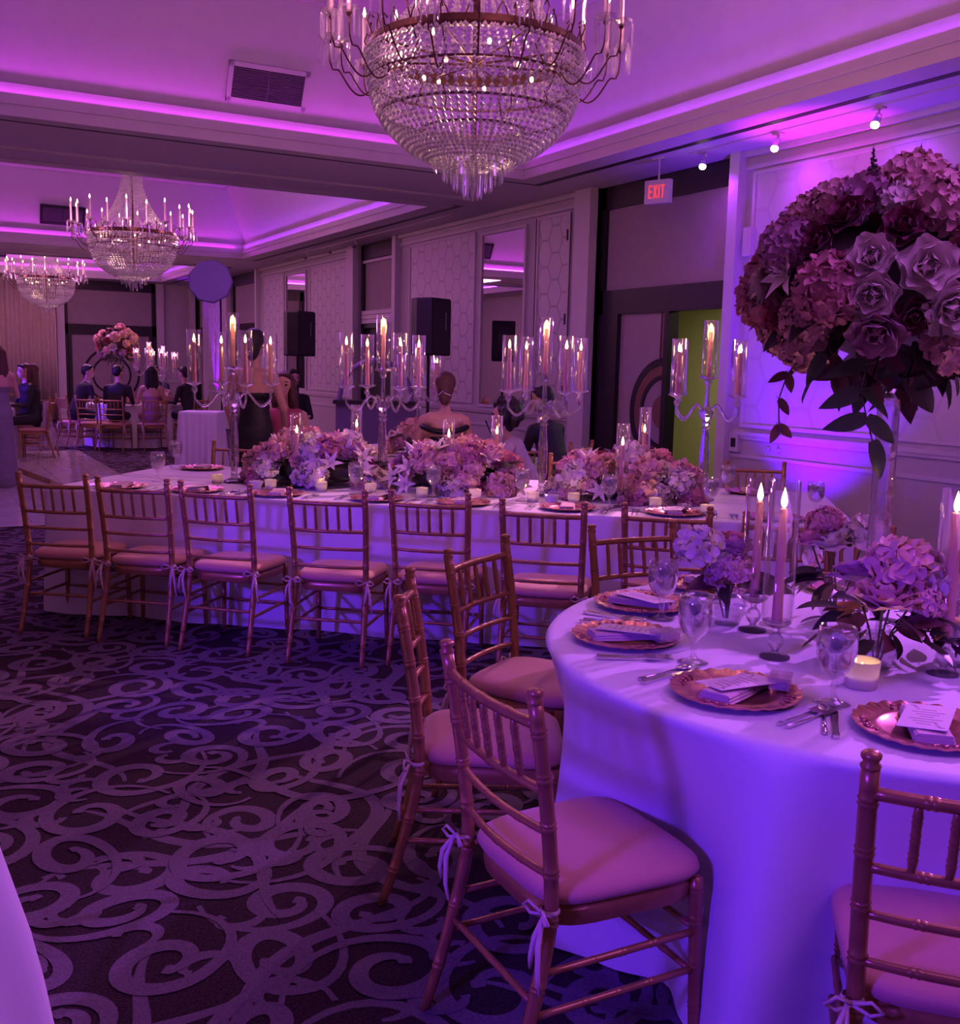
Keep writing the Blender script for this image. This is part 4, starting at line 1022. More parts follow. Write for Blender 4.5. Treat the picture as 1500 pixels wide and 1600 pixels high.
def lily_mesh(m):
    mb = MB()
    for i in range(6):
        M = Matrix.Rotation(2*pi*i/6, 4, 'Z')@Matrix.Rotation(radians(55 if i % 2 else 42), 4, 'X'); petal(mb, .085, .042, -.35, M, 6, 3, .25, .5)
    for i in range(5):
        a = i*1.25; mb.tube([(0, 0, .01), (.012*cos(a), .012*sin(a), .055)], .0012, 4); mb.ico((.012*cos(a), .012*sin(a), .057), .003, 0)
    return mb.mesh('lily', m, True)
def leaf_mesh(m, L=.09, W=.045, curl=-.25):
    mb = MB(); petal(mb, L, W, curl, Matrix.Identity(4), 5, 2, .35, .35); mb.tube([(0, -.02, 0), (0, 0, 0)], .0015, 4); return mb.mesh('leaf', m, True)
def bud_mesh(m):
    mb = MB(); mb.lathe([(0, 0), (.010, .006), (.013, .022), (.009, .045), (.002, .065), (0, .066)], 8); return mb.mesh('bud', m, True)
def spike_mesh(m):
    mb = MB(); mb.tube([(0, 0, -.03), (0, 0, .10)], .002, 4); rnd = random.Random(3)
    for i in range(26):
        s = i/26; a = i*2.4; mb.ico((.014*(1-s)*cos(a), .014*(1-s)*sin(a), .01+.10*s), .0075*(1.1-s), 0, (1, 1, 1.3))
    return mb.mesh('flower_spike', m)
RO = {k: rose_mesh(FC[k], i) for i, k in enumerate(('blush', 'white', 'mag', 'lav', 'burg', 'peach', 'pink'))}
RU = {k: ruffle_mesh(FC[k], i+3, 84, .05, .028) for i, k in enumerate(('blush', 'pink', 'lav', 'white', 'peach'))}
HY = {k: ruffle_mesh(FC[k], i+13, 150, .05, .0175, .2) for i, k in enumerate(('blush', 'lav', 'pink'))}
LI = lily_mesh(FC['white']); LE = {'g': leaf_mesh(M_leaf_g), 'd': leaf_mesh(M_leaf_d, .10, .055), 'y': leaf_mesh(M_leaf_y, .075, .035, -.1), 'm': leaf_mesh(M_leaf_m, .09, .05)}
BUD = bud_mesh(FC['white']); BUDM = bud_mesh(FC['mag']); SPK = spike_mesh(M_leaf_d)
def place(root, name, me, p, d, s, rnd, lift=0):
    M = Matrix.Translation(Vector(p))@face_dir(d)@Matrix.Rotation(rnd.random()*6.28, 4, 'Z')@Matrix.Scale(s, 4)
    return obj(name, me, root, M=M)
def place_leaf(root, me, p, d, s, rnd, name='leaf'):
    """leaf pointing along d"""
    d = Vector(d).normalized(); up = Vector((0, 0, 1)) if abs(d.z) < .9 else Vector((1, 0, 0)); x = d.cross(up).normalized(); z = x.cross(d)
    R = Matrix((x, d, z)).transposed().to_4x4()
    return obj(name, me, root, M=Matrix.Translation(Vector(p))@R@Matrix.Rotation(rnd.uniform(-.8, .8), 4, 'Y')@Matrix.Scale(s, 4))
def ell_dirs(n, rnd, zmin=-1):
    out = []; i = 0
    while len(out) < n:
        z = 1-(1-zmin)*(len(out)+.5)/n; a = len(out)*2.39996+rnd.uniform(-.2, .2); r = sqrt(max(0, 1-z*z)); out.append(Vector((r*cos(a), r*sin(a), z)))
    return out
# ---- tall arrangement on the crystal pillar
def tall_arrangement(pos, label, zc, R, H, pillar=True, n=78, seed=5, base=TZ, part='full'):
    rnd = random.Random(seed)
    t = thing('tall_flower_arrangement', label, 'flowers', pos, 0)
    if pillar:
        b = MB(); s = .029
        def sq(r, z): return [(r*cos(pi/8+i*pi/4)*1.0, r*sin(pi/8+i*pi/4), z) for i in range(8)]
        rings = [sq(.075, 0), sq(.075, .012), sq(.045, .02), sq(.030, .04), sq(.033, .30), sq(.033, .70), sq(.030, .725)]
        vs = [p for r in rings for p in r]; fs = [tuple(range(8))[::-1], tuple(range(48, 56))]
        for j in range(6):
            for i in range(8): fs.append((j*8+i, j*8+(i+1) % 8, (j+1)*8+(i+1) % 8, (j+1)*8+i))
        b.add(vs, fs); b.build('crystal_pillar', M_rc, t)
        c = MB(); c.lathe([(.012, .72), (.026, .728), (.016, .742), (.034, .772), (.034, .778), (0, .778)], 16); c.build('pillar_cap', M_chrome, t, 'auto')
        c = MB(); c.lathe([(0, .778), (.20, .778), (.20, .788), (0, .788)], 40); c.build('glass_plate', M_glass, t, 'auto')
        zoff = zc-base
    else: zoff = zc-base
    if not pillar:
        b = MB(); b.tube([(0, 0, 0), (0, 0, zoff-H*.6)], .03, 10); b.lathe([(0, 0), (.08, 0), (.08, .015), (.03, .03)], 12); b.build('crystal_pillar', M_cryst, t)
    core = MB(); core.ico((0, 0, zoff), 1, 3, (R*.74, R*.74, H*.72)); core.build('foliage_core', M_leaf_d, t, True)
    rt = Vector((cos(radians(-35)), sin(radians(-35)), 0)); tw = Vector((-sin(radians(35)), -cos(radians(35)), 0))
    taken = []
    def put(d, kind, col, s, out=.80):
        p = Vector((d.x*R*out, d.y*R*out, zoff+d.z*H*out)); dd = Vector((d.x/R, d.y/R, d.z/H)).normalized(); taken.append((d, s))
        if kind == 'h': place(t, 'hydrangea', HY[col], p, dd, s, rnd)
        elif kind == 'p': place(t, 'peony', RU[col], p, dd, s, rnd)
        elif kind == 'r': place(t, 'rose', RO[col], p+dd*.045, dd, s, rnd)
        elif kind == 'l': place(t, 'lily', LI, p+dd*.04, dd, s, rnd)
    if pillar:                                                             # the blooms on the side turned to the tables
        for x, z, kind, col, s in ((.06, .62, 'h', 'blush', 1.9), (-.02, .95, 'h', 'blush', 1.9), (-.66, -.10, 'h', 'pink', 1.9), (-.78, -.38, 'h', 'blush', 1.5), (.42, -.12, 'h', 'blush', 2.0), (.55, .62, 'h', 'blush', 1.7), (-.42, .80, 'p', 'lav', 1.3), (.30, .35, 'p', 'pink', 1.3),
                                   (-.42, .14, 'r', 'white', 1.5), (-.40, -.16, 'r', 'white', 1.6), (-.10, .06, 'r', 'white', 1.75), (.08, -.26, 'r', 'white', 1.75), (-.34, -.44, 'r', 'lav', 1.8), (.13, .08, 'r', 'mag', .9), (-.55, .52, 'r', 'burg', 1.5), (-.72, .30, 'r', 'burg', 1.2), (-.24, .38, 'r', 'burg', 1.4), (-.14, -.32, 'r', 'burg', 1.2), (-.92, -.30, 'r', 'mag', 1.2), (.30, .74, 'r', 'burg', 1.3), (.62, .15, 'r', 'lav', 1.7), (.18, -.62, 'p', 'blush', 1.3), (-.62, .02, 'p', 'lav', 1.0), (-.18, .72, 'p', 'white', 1.1), (-.9, .05, 'l', 'white', 1.0), (.75, -.3, 'p', 'blush', 1.4), (.8, .3, 'h', 'blush', 1.6)):
            q = 1-x*x-z*z; d = (rt*x+tw*sqrt(max(.02, q))+Vector((0, 0, z))).normalized(); put(d, kind, col, s)
    for i, d in enumerate(ell_dirs(n, rnd, -.60)):
        if any((d-q[0]).length < .19*max(1, q[1]*.75) for q in taken): continue
        front = pillar and d.dot(tw) > .35
        k = rnd.random()
        if front:
            for q in range(2):
                p = Vector((d.x*R*.74, d.y*R*.74, zoff+d.z*H*.74)); place_leaf(t, LE[rnd.choice('dgm')], p, d+Vector((rnd.uniform(-.9, .9), rnd.uniform(-.9, .9), rnd.uniform(-.5, .6))), rnd.uniform(.8, 1.2), rnd)
            continue
        if k < .36: put(d, 'h', rnd.choice(('blush', 'blush', 'lav', 'pink')), rnd.uniform(1.4, 1.9))
        elif k < .52: put(d, 'p', rnd.choice(('blush', 'pink', 'lav')), rnd.uniform(1.2, 1.5))
        elif k < .78: put(d, 'r', rnd.choice(('white', 'blush', 'lav', 'mag')), rnd.uniform(1.3, 1.9))
        elif k < .9: put(d, 'r', 'burg', rnd.uniform(1.1, 1.6))
        else:
            for q in range(2): place_leaf(t, LE['d'], Vector((d.x*R*.74, d.y*R*.74, zoff+d.z*H*.74)), d+Vector((rnd.uniform(-.6, .6), rnd.uniform(-.6, .6), rnd.uniform(-.3, .5))), rnd.uniform(1, 1.4), rnd)
    for i, d in enumerate(ell_dirs(90, rnd, -1)):                          # leaf fringe, mostly below
        if d.z > -.25: continue
        p = Vector((d.x*R*.74, d.y*R*.74, zoff+d.z*H*.80)); place_leaf(t, LE[rnd.choice('ddmg')], p, (d.x, d.y, d.z*.5-.2), rnd.uniform(1.1, 1.8), rnd)
    if pillar:                                                             # heavy dark leaves under the near side
        for i in range(30):
            x = -.85+1.75*i/29+rnd.uniform(-.06, .06); z = -.62-.30*rnd.random(); p = (rt*x*.72+tw*.55)*R+Vector((0, 0, zoff+z*H))
            d = Vector(rt*rnd.uniform(-1, 1)+Vector((0, 0, rnd.uniform(-1, .25)))).normalized(); nz_ = (tw+Vector((rnd.uniform(-.5, .5), rnd.uniform(-.5, .5), rnd.uniform(-.2, .7)))).normalized(); nz_ = (nz_-d*nz_.dot(d)).normalized()
            obj('leaf', LE[rnd.choice('ddmgm')], t, M=Matrix.Translation(p)@Matrix((d.cross(nz_), d, nz_)).transposed().to_4x4()@Matrix.Scale(rnd.uniform(.9, 1.35), 4))
    tops = ((-.26, .80, 1.3), (-.47, .55, 1.0), (.02, .93, 1.0), (-.36, .68, .7)) if pillar else ((.1, .9, 1), (-.3, .85, 1))
    for x, z, s in tops:                                                   # upright spikes on top
        d = rt*x+tw*.2; p = Vector((d.x*R, d.y*R, zoff+z*H)); place(t, 'flower_spike', SPK, p, Vector((d.x*.3, d.y*.3, 1)), s, rnd)
    return t, zoff, rnd
t, zoff, rnd = tall_arrangement((2.455, 2.04, TZ), 'tall round arrangement of pink and white flowers on a crystal pillar', 1.80, .405, .285, n=120)
# two trailing sprigs hanging on the left side
def sprig(t, pts, leaves, me, s):
    b = MB(); b.tube(pts, .0022, 5); b.build('trailing_stem', M_stem, t)
    P = [Vector(p) for p in pts]
    for (i, dr) in leaves:
        d = Vector(dr).normalized(); z = (toward+Vector((rnd.uniform(-.5, .5), rnd.uniform(-.5, .5), .3))).normalized(); z = (z-d*z.dot(d)).normalized(); x = d.cross(z)
        obj('leaf', me, t, M=Matrix.Translation(P[i])@Matrix((x, d, z)).transposed().to_4x4()@Matrix.Scale(s, 4))
right = Vector((cos(radians(-28.9)), sin(radians(-28.9)), 0)); toward = Vector((-sin(radians(28.9)), -cos(radians(28.9)), 0))
o_ = -right*.16+toward*.24+Vector((0, 0, zoff-.22))
pp = [o_, o_+Vector((0, 0, -.07))-right*.01, o_+Vector((0, 0, -.14))+right*.01, o_+Vector((0, 0, -.20))+right*.03]
sprig(t, pp, [(0, -right*1-Vector((0, 0, .25))), (1, right*.8-Vector((0, 0, .5))), (1, -right*.9-Vector((0, 0, .4))), (2, -right-Vector((0, 0, .3))), (2, right*.7-Vector((0, 0, .5))), (3, right*.4-Vector((0, 0, 1)))], LE['g'], 1.25)
o2 = -right*.29+toward*.12+Vector((0, 0, zoff-.20)); pp = [o2, o2-right*.04-Vector((0, 0, .05)), o2-right*.06-Vector((0, 0, .12)), o2-right*.055-Vector((0, 0, .19))]
sprig(t, pp, [(0, -right+Vector((0, 0, .2))), (1, -right-Vector((0, 0, .4))), (1, right*.3-Vector((0, 0, 1))), (2, right*.6-Vector((0, 0, .7))), (3, right*.6-Vector((0, 0, .5))), (3, -right*.4-Vector((0, 0, 1)))], LE['m'], .62)
tall_arrangement((3.36, 19.85, TZ), 'tall pink flower arrangement on the far table', 1.80, .36, .34, False, 40, 9)
# ---- low garden arrangements along the long table
def low_arrangement(u, v, label, a, b, h, n, seed):
    rnd = random.Random(seed); p0 = lt(u, v); t = thing('low_flower_arrangement', label, 'flowers', p0, LANG, 'low arrangements on the long table')
    m = MB(); m.ico((0, 0, h*.30), 1, 2, (a*.70, b*.66, h*.28)); m.build('foliage_core', M_leaf_d, t, True)
    for i, d in enumerate(ell_dirs(n, rnd, -.06)):
        x, y, z = d.x*a*.86, d.y*b*.86, .03+max(0, d.z)*h*.72
        dd = Vector((d.x/a, d.y/b, d.z/h+.8)).normalized(); k = rnd.random()
        if d.z < .25 and d.y < 0: dd = (dd+Vector((0, -.8, 0))).normalized()
        if k < .38: place(t, 'peony', RU[rnd.choice(('blush', 'blush', 'pink', 'white'))], (x, y, z), dd, rnd.uniform(1.25, 1.75), rnd)
        elif k < .56: place(t, 'hydrangea', HY[rnd.choice(('blush', 'pink', 'lav'))], (x, y, z), dd, rnd.uniform(1.15, 1.5), rnd)
        elif k < .70: place(t, 'rose', RO[rnd.choice(('white', 'blush', 'lav'))], Vector((x, y, z))+dd*.03, dd, rnd.uniform(1.1, 1.5), rnd)
        elif k < .84: place(t, 'rose', RO[rnd.choice(('mag', 'mag', 'peach'))], Vector((x, y, z))+dd*.04, dd, rnd.uniform(.8, 1.1), rnd)
        else: place(t, 'lily', LI, Vector((x, y, z))+dd*.04, dd, rnd.uniform(.9, 1.15), rnd)
    for i in range(26):
        an = rnd.random()*6.28; zz = rnd.uniform(.03, h*.6); place_leaf(t, LE[rnd.choice('ggdm')], (a*.8*cos(an), b*.8*sin(an), zz), (cos(an)*a, sin(an)*b*1.5, rnd.uniform(-.1, .25)), rnd.uniform(.9, 1.4), rnd)
    for i in range(5):
        an = rnd.random()*6.28; place(t, 'lily_bud', BUD, (a*.6*cos(an), b*.5*sin(an), h*.78), (cos(an), sin(an), 1.2), 1.4, rnd)
    return t
low_arrangement(1.46, .80, 'left low arrangement of blush peonies, lilies and roses on the long table', .47, .25, .32, 62, 31)
low_arrangement(2.38, .82, 'middle low arrangement of pink flowers on the long table', .46, .24, .31, 62, 32)
low_arrangement(3.47, .80, 'right-hand low arrangement of big blush peonies on the long table', .47, .25, .30, 62, 33)
def mid_arr(x, y, label, seed, a=.22, h=.2, n=18):
    t = low_arrangement(0, 0, label, a, a, h, n, seed); t.location = (x, y, TZ); t['group'] = 'centrepieces on the other tables'; return t
mid_arr(4.02, 8.55, 'pink centrepiece on the table behind the long table', 41, .26, .24, 22); mid_arr(3.3, 19.2, 'low pink centrepiece on the far table', 42); mid_arr(3.95, 19.2, 'low peach centrepiece at the right of the far table', 43)
# ---- fishbowl vases on the round table
def bowl_vase(x, y, label, seed, heads, r=.062, leaves='dm', gold=2, nl=14, spread=.13):
    rnd = random.Random(seed); t = thing('vase_of_flowers', label, 'vase', (x, y, TZ), 0, 'fishbowl vases on the round table')
    b = MB(); h = r*1.75; pr = []
    for i in range(13):
        a = -pi/2+.5+(pi-1.0)*i/12; pr.append((r*cos(a), h*.5+h*.5*sin(a)))
    pr = [(0, 0), (r*.62, 0), (r*.66, .006)]+pr+[(pr[-1][0]+.004, pr[-1][1]+.006), (pr[-1][0], pr[-1][1]+.006)]+[(q[0]-.003, q[1]) for q in pr[::-1][:-2]]
    b.lathe(pr, 24); b.build('bowl', M_glass, t, True)
    w_ = MB(); w_.lathe([(0, .01), (r*.7, .012), (r*.93, h*.42), (r*.93, h*.55), (0, h*.55)], 20); w_.build('water', M_water, t, True)
    for (dx, dy, dz, kind, col, s) in heads:
        d = Vector((dx*2.2, dy*2.2, .6+dz)).normalized(); p = Vector((dx, dy, h+dz))
        st = MB(); st.tube([(dx*.1, dy*.1, .02), (dx*.35, dy*.35, h*.9), p], .003, 5); st.build('flower_stem', M_stem, t)
        place(t, kind, {'rose': RO, 'peony': RU, 'hydrangea': HY}[kind][col], p, d, s, rnd)
    for i in range(nl):
        an = rnd.random()*6.28; s = rnd.uniform(.8, 1.35); rr = rnd.uniform(.2, .7)*spread
        place_leaf(t, LE['y' if i < gold else rnd.choice(leaves)], (rr*cos(an), rr*sin(an), h+rnd.uniform(-.02, .06)), (cos(an), sin(an), rnd.uniform(-.45, .35)), s, rnd)
    return t
bowl_vase(2.24, 2.42, 'fishbowl vase with a white peony and lilac rose, left on the round table', 51, [(-.09, .03, .10, 'peony', 'white', 1.35), (.0, -.01, .12, 'rose', 'lav', 1.7), (.045, .05, .13, 'rose', 'pink', 1.5), (-.03, -.06, .05, 'hydrangea', 'blush', 1.15), (-.06, -.03, .03, 'hydrangea', 'lav', 1.0)], gold=3, nl=16)
bowl_vase(2.29, 1.88, 'fishbowl vase with ruffled blush roses and dark leaves, centre front', 52, [(-.05, -.05, .075, 'rose', 'blush', 2.1), (.03, -.02, .12, 'peony', 'blush', 1.7), (.09, -.05, .10, 'peony', 'white', 1.5), (-.02, .07, .12, 'rose', 'lav', 1.7), (.05, -.09, .06, 'hydrangea', 'blush', 1.1)], gold=4, nl=40, spread=.20)
bowl_vase(2.58, 2.28, 'fishbowl vase with a cream rose and mauve bloom behind the pillar', 53, [(-.04, .0, .13, 'rose', 'white', 1.7), (.05, -.03, .14, 'peony', 'white', 1.3), (.0, .07, .17, 'hydrangea', 'pink', 1.3), (-.07, .06, .14, 'rose', 'pink', 1.5)], gold=1, nl=20)
bowl_vase(2.52, 1.80, 'fishbowl vase of dark leaves at the right of the round table', 54, [(.02, .03, .05, 'rose', 'burg', 1.2), (-.04, .0, .04, 'hydrangea', 'lav', .9)], gold=1, nl=30, spread=.18)

# ================================================================== CHANDELIERS
def strand(mb, pts, r, step):
    P = [Vector(p) for p in pts]; d = 0
    for i in range(len(P)-1):
        L = (P[i+1]-P[i]).length; k = d
        while k < L: mb.octa(tuple(P[i].lerp(P[i+1], k/L)), r*random.uniform(.85, 1.15), random.uniform(.9, 1.25)); k += step
        d = k-L
def chandelier_meshes():
    D = {}; random.seed(5)
    # upper cone of strands, concave, z 3.2..4.0 (relative to the ring at 0)
    m = MB()
    for i in range(44):
        a = 2*pi*i/44; pts = []
        for k in range(13):
            s = k/12; r = .54-.42*(1-(1-s)**2.0)**.9; pts.append((r*cos(a), r*sin(a), .03+.80*s))
        strand(m, pts, .0125, .027)
    D['crown_strands'] = m.mesh('crown_strands', M_bead)
    m = MB()                                                              # bowl: meridian strands
    for i in range(76):
        a = 2*pi*i/76; pts = []
        for k in range(12):
            zz = .55*sin(k/11*pi/2); r = max(.235, .585*sqrt(max(0, 1-(zz/.575)**2.6))); pts.append((r*cos(a), r*sin(a), -.02-zz))
        strand(m, pts, .0150, .031)
    for k in range(3):                                                    # horizontal swags
        r = (.600, .588, .560)[k]; z = (-.03, -.12, -.22)[k]
        strand(m, [(r*cos(2*pi*i/72), r*sin(2*pi*i/72), z) for i in range(73)], .014, .030)
    D['bowl_beads'] = m.mesh('bowl_beads', M_bead)
    m = MB()                                                              # inner smaller basket
    for i in range(36):
        a = 2*pi*i/36; pts = [(.30*cos(th)*cos(a), .30*cos(th)*sin(a), -.42-.20*sin(th)) for th in [j*.18 for j in range(8)]]; strand(m, pts, .011, .026)
    D['basket_beads'] = m.mesh('basket_beads', M_bead)
    # pendant prism, icicle shaped
    b = MB(); h = .085
    b.add([(0, 0, 0), (.008, 0, -.012), (0, .005, -.012), (-.008, 0, -.012), (0, -.005, -.012), (.007, 0, -h), (0, .0045, -h), (-.007, 0, -h), (0, -.0045, -h), (0, 0, -h-.014)],
          [(0, 1, 2), (0, 2, 3), (0, 3, 4), (0, 4, 1), (1, 5, 6, 2), (2, 6, 7, 3), (3, 7, 8, 4), (4, 8, 5, 1), (9, 6, 5), (9, 7, 6), (9, 8, 7), (9, 5, 8)]); b.xf(Matrix.Diagonal((1.3, 1.3, 1.45, 1))); D['prism'] = b.mesh('prism', M_cryst)
    # brass ring with crown finials, lower rings, centre stem
    b = MB(); b.lathe([(.545, -.02), (.575, -.02), (.585, .0), (.575, .035), (.560, .04), (.545, .03), (.545, -.02)], 64)
    for i in range(24):
        a = 2*pi*i/24; M = Matrix.Rotation(a, 4, 'Z'); q = [(.565, -.03, .035), (.572, -.018, .065), (.572, 0, .095), (.572, .018, .065), (.565, .03, .035)]
        b.tube([M@Vector(p) for p in q], .004, 5, False); b.ico(M@Vector((.57, 0, .105)), .008, 0)
    D['crown_ring'] = b.mesh('crown_ring', M_brass, 'auto')
    b = MB()
    for r, z in ((.565, -.16), (.50, -.32), (.28, -.40)): b.lathe([(r-.006, z-.006), (r+.006, z-.006), (r+.006, z+.006), (r-.006, z+.006), (r-.006, z-.006)], 48)
    b.tube([(0, 0, -.55), (0, 0, .85)], .016, 8); b.lathe([(.10, .82), (.135, .83), (.14, .86), (.12, .87), (.02, .90), (.016, 1.42), (.07, 1.44), (.07, 1.465)], 24)
    for i in range(8):
        a = 2*pi*i/8; b.tube([(.13*cos(a), .13*sin(a), .85), (.18*cos(a), .18*sin(a), .90), (.20*cos(a), .20*sin(a), .87)], .006, 5); b.tube([(.016*cos(a), .016*sin(a), -.05), (.55*cos(a), .55*sin(a), -.01)], .007, 5)
    D['frame'] = b.mesh('frame', M_brass, 'auto')
    # candle arm: dips from the ring and rises to the candle cup
    b = MB(); pts = []
    for i in range(19):
        s = i/18; x = .50+.27*s; z = -.10-.13*sin(pi*min(1, s*1.15)); pts.append((x, 0, z))
    pts += [(.785, 0, -.06), (.79, 0, 0), (.79, 0, .045)]
    b.tube(pts, .0048, 6); b.tube([(.52, 0, -.10), (.57, 0, -.02), (.60, 0, .05), (.585, 0, .09), (.565, 0, .07)], .0045, 5)
    b.lathe([(.006, .03), (.016, .042), (.010, .05), (0, .05)], 8, (.79, 0, 0)); D['arm'] = b.mesh('arm', M_brass, True)
    b = MB(); b.lathe([(.010, .048), (.030, .052), (.052, .062), (.058, .075), (.055, .075), (.03, .057), (.010, .053)], 16, (.79, 0, 0)); D['drip_pan'] = b.mesh('drip_pan', M_cryst)
    b = MB(); b.lathe([(.012, .05), (.012, .315), (.004, .32), (0, .32)], 10, (.79, 0, 0)); D['candle'] = b.mesh('candle', pmat('candle_sleeve', (.72, .60, .55), .5, var=.04), True)
    b = MB(); b.lathe([(0, .318), (.006, .322), (.010, .336), (.007, .352), (.002, .370), (0, .375)], 8, (.79, 0, 0)); D['bulb'] = b.mesh('bulb', M_bulb, True)
    b = MB(); b.ico((0, 0, 0), .011, 1, (1, 1, 1.5)); D['inner_bulb'] = b.mesh('inner_bulb', M_bulb, True)
    return D
CM = chandelier_meshes()
def chandelier(x, y, zr, label, full, narm=20, rot=0):
    t = thing('chandelier', label, 'chandelier', (x, y, zr), rot, 'crystal chandeliers')
    for k in ('crown_strands', 'bowl_beads', 'basket_beads'): tag(obj(k, CM[k], t), kind='stuff')
    obj('crown_ring', CM['crown_ring'], t); obj('frame', CM['frame'], t)
    for i in range(narm):
        r = (0, 0, 2*pi*(i+.5)/narm); a = obj('arm', CM['arm'], t, rot=r)
        if i % 2: a.location = (0, 0, .05)
        dp = obj('drip_pan', CM['drip_pan'], a); obj('candle', CM['candle'], a); obj('bulb', CM['bulb'], a)
        for k in range(5 if full else 3):
            an = 2*pi*k/(5 if full else 3)+.3; obj('prism', CM['prism'], a, (.79+.055*cos(an), .055*sin(an), .066))
    n = 0
    for ring, (R, z, cnt, s) in enumerate(((.27, -.40, 36, 1.0), (.22, -.47, 32, 1.0), (.165, -.53, 26, 1.0), (.105, -.58, 18, 1.0), (.05, -.62, 10, 1.0))):
        for i in range(cnt if full else cnt//2):
            an = 2*pi*i/(cnt if full else cnt//2)+ring*.1; obj('prism', CM['prism'], t, (R*cos(an), R*sin(an), z), (0, 0, an+pi/2), scale=s)
    for i in range(9):
        an = 2*pi*i/9+.2; rr = .30 if i % 2 else .42; obj('inner_bulb', CM['inner_bulb'], t, (rr*cos(an), rr*sin(an), -.10 if i % 2 else -.05))
    return t
chandelier(CHAND[0][0], CHAND[0][1], 3.225, 'large crystal chandelier hanging nearest, top cut by the picture edge', True)
chandelier(CHAND[1][0], CHAND[1][1], 3.225, 'middle crystal chandelier over the dance floor', False, 20, .2)
chandelier(CHAND[2][0], CHAND[2][1], 3.225, 'farthest crystal chandelier before the pale drapes', False, 20, .35)

# ================================================================== FIXTURES
def track_spot(x, y, label, on=True):
    t = thing('track_spotlight', label, 'spotlight', (x, y, ZC), 0, 'track spotlights')
    MB().box((0, 0, -.012), (.05, .09, .024)).build('mount', M_trim, t)
    b = MB(); b.tube([(0, 0, -.02), (0, 0, -.05)], .009, 8); b.tube([(-.024, 0, -.10), (-.024, 0, -.055), (.024, 0, -.055), (.024, 0, -.10)], .004, 6); b.build('bracket', M_trim, t)
    M = Matrix.Rotation(radians(14), 3, 'Y')
    b = MB(); b.lathe([(0, -.085), (.020, -.086), (.024, -.10), (.026, -.112), (.034, -.116), (.034, -.126), (.030, -.128)], 18, M=M); b.build('socket', M_chrome, t, 'auto')
    b = MB(); b.lathe([(.027, -.124), (.030, -.136), (.030, -.146), (.023, -.158), (.010, -.165), (0, -.166)], 18, M=M); b.build('bulb', emat('spot_bulb', (1, .80, .62), 9) if on else M_glass, t, True)
    if on:
        light('SPOT', 'track_spot', (x+.02, y, ZC-.2), (.40, .03, 1.0), 9, .03, (x+.35, y, 2.9), radians(120), .9)
for x, y, lab in ((6.14, 5.38, 'lit track spotlight nearest, above the tall flowers'), (6.14, 6.36, 'lit track spotlight in the middle, above the wall panel'), (6.17, 7.25, 'lit track spotlight right of the exit sign')): track_spot(x, y, lab)
for x, y, lab in ((6.15, 15.3, 'far track spotlight above the dark alcove'), (6.15, 16.3, 'far track spotlight left of the dark alcove'), (6.15, 17.5, 'farthest small track spotlight')): track_spot(x, y, lab, False)
_t = MB(); _t.span((6.10, 1.0, ZC-.012), (6.18, 7.4, ZC+.004)); _t.span((6.10, 12.0, ZC-.012), (6.18, 18.6, ZC+.004)); struct('trim_1', _t, M_trim, label='lighting track in the soffit')
# floor uplight cans
for x, y, rx, lab in ((5.80, 6.1, .30, 'black floor uplight behind the right end of the long table'), (6.1, 24.9, .16, 'black floor uplight in the far right corner')):
    t = thing('floor_uplight', lab, 'uplight', (x, y, 0)); M = Matrix.Rotation(rx, 3, 'Y')
    b = MB(); b.lathe([(.055, .02), (.062, .03), (.062, .11), (.056, .11), (.056, .035), (0, .034)], 18, M=M); b.build('can', M_black, t, 'auto')
    MB().box((0, 0, .008), (.12, .10, .016)).build('base', M_black, t)
# exit sign
def exit_sign():
    rz = radians(-68)
    t = thing('exit_sign', 'white exit sign with red letters hanging before the double door', 'sign', (6.02, 7.70, 3.15), rz)
    MB().box((0, 0, 0), (.255, .055, .205)).build('housing', pmat('white_sign_plastic', (.55, .5, .55), .5, var=.02), t)
    b = MB(); b.tube([(0, 0, .10), (0, 0, .30)], .008, 8); b.build('stem', M_trim, t); MB().box((0, 0, .292), (.12, .05, .015)).build('canopy', M_trim, t)
    red = emat('exit_red', (1, .05, .08), 1.1)
    def bars(ch, x):
        h, w_, k = .115, .036, .011; m = MB()
        if ch == 'E':
            m.box((x-w_/2+k/2, 0, 0), (k, .006, h))
            for z in (-h/2+k/2, 0, h/2-k/2): m.box((x, 0, z), (w_, .006, k))
        if ch == 'X':
            for s in (-1, 1): m.box((x, 0, 0), (k, .006, h*1.02), M=Matrix.Rotation(s*math.atan(w_*.8/h), 3, 'Y'))
        if ch == 'I': m.box((x, 0, 0), (k, .006, h))
        if ch == 'T': m.box((x, 0, 0), (k, .006, h)); m.box((x, 0, h/2-k/2), (w_, .006, k))
        return m
    for ch, x in zip('EXIT', (-.066, -.016, .022, .060)):
        for side, sg in (('front', -1),):
            m = bars(ch, x); o = m.build('letter', red, t); o.location = (0, -.0295, 0)
exit_sign()
# wall boxes and switch by the near pilaster
for (y, z, w_, h, lab, m) in ((6.98, 2.68, .10, .24, 'small white control box on the near pilaster', M_trim), (7.02, .93, .11, .16, 'dark socket plate below the chair rail', M_trim)):
    t = thing('wall_box', lab, 'box', (WX-.035 if z > 2 else WX-.02, y, z)); MB().box((0, 0, 0), (.05, w_, h)).build('body', m, t)
    MB().box((-.027, 0, 0), (.008, w_*.5, h*.5)).build('face', M_trim if z > 2 else M_black, t)
for y in (6.62, 6.50): 
    b = MB(); b.lathe([(0, 0), (.022, 0), (.018, .014), (0, .018)], 12, M=Matrix.Rotation(-pi/2, 3, 'Y')); o = b.build('coat_knob', M_trim, WALLR, True); o.location = (WX-.002, y, .90)
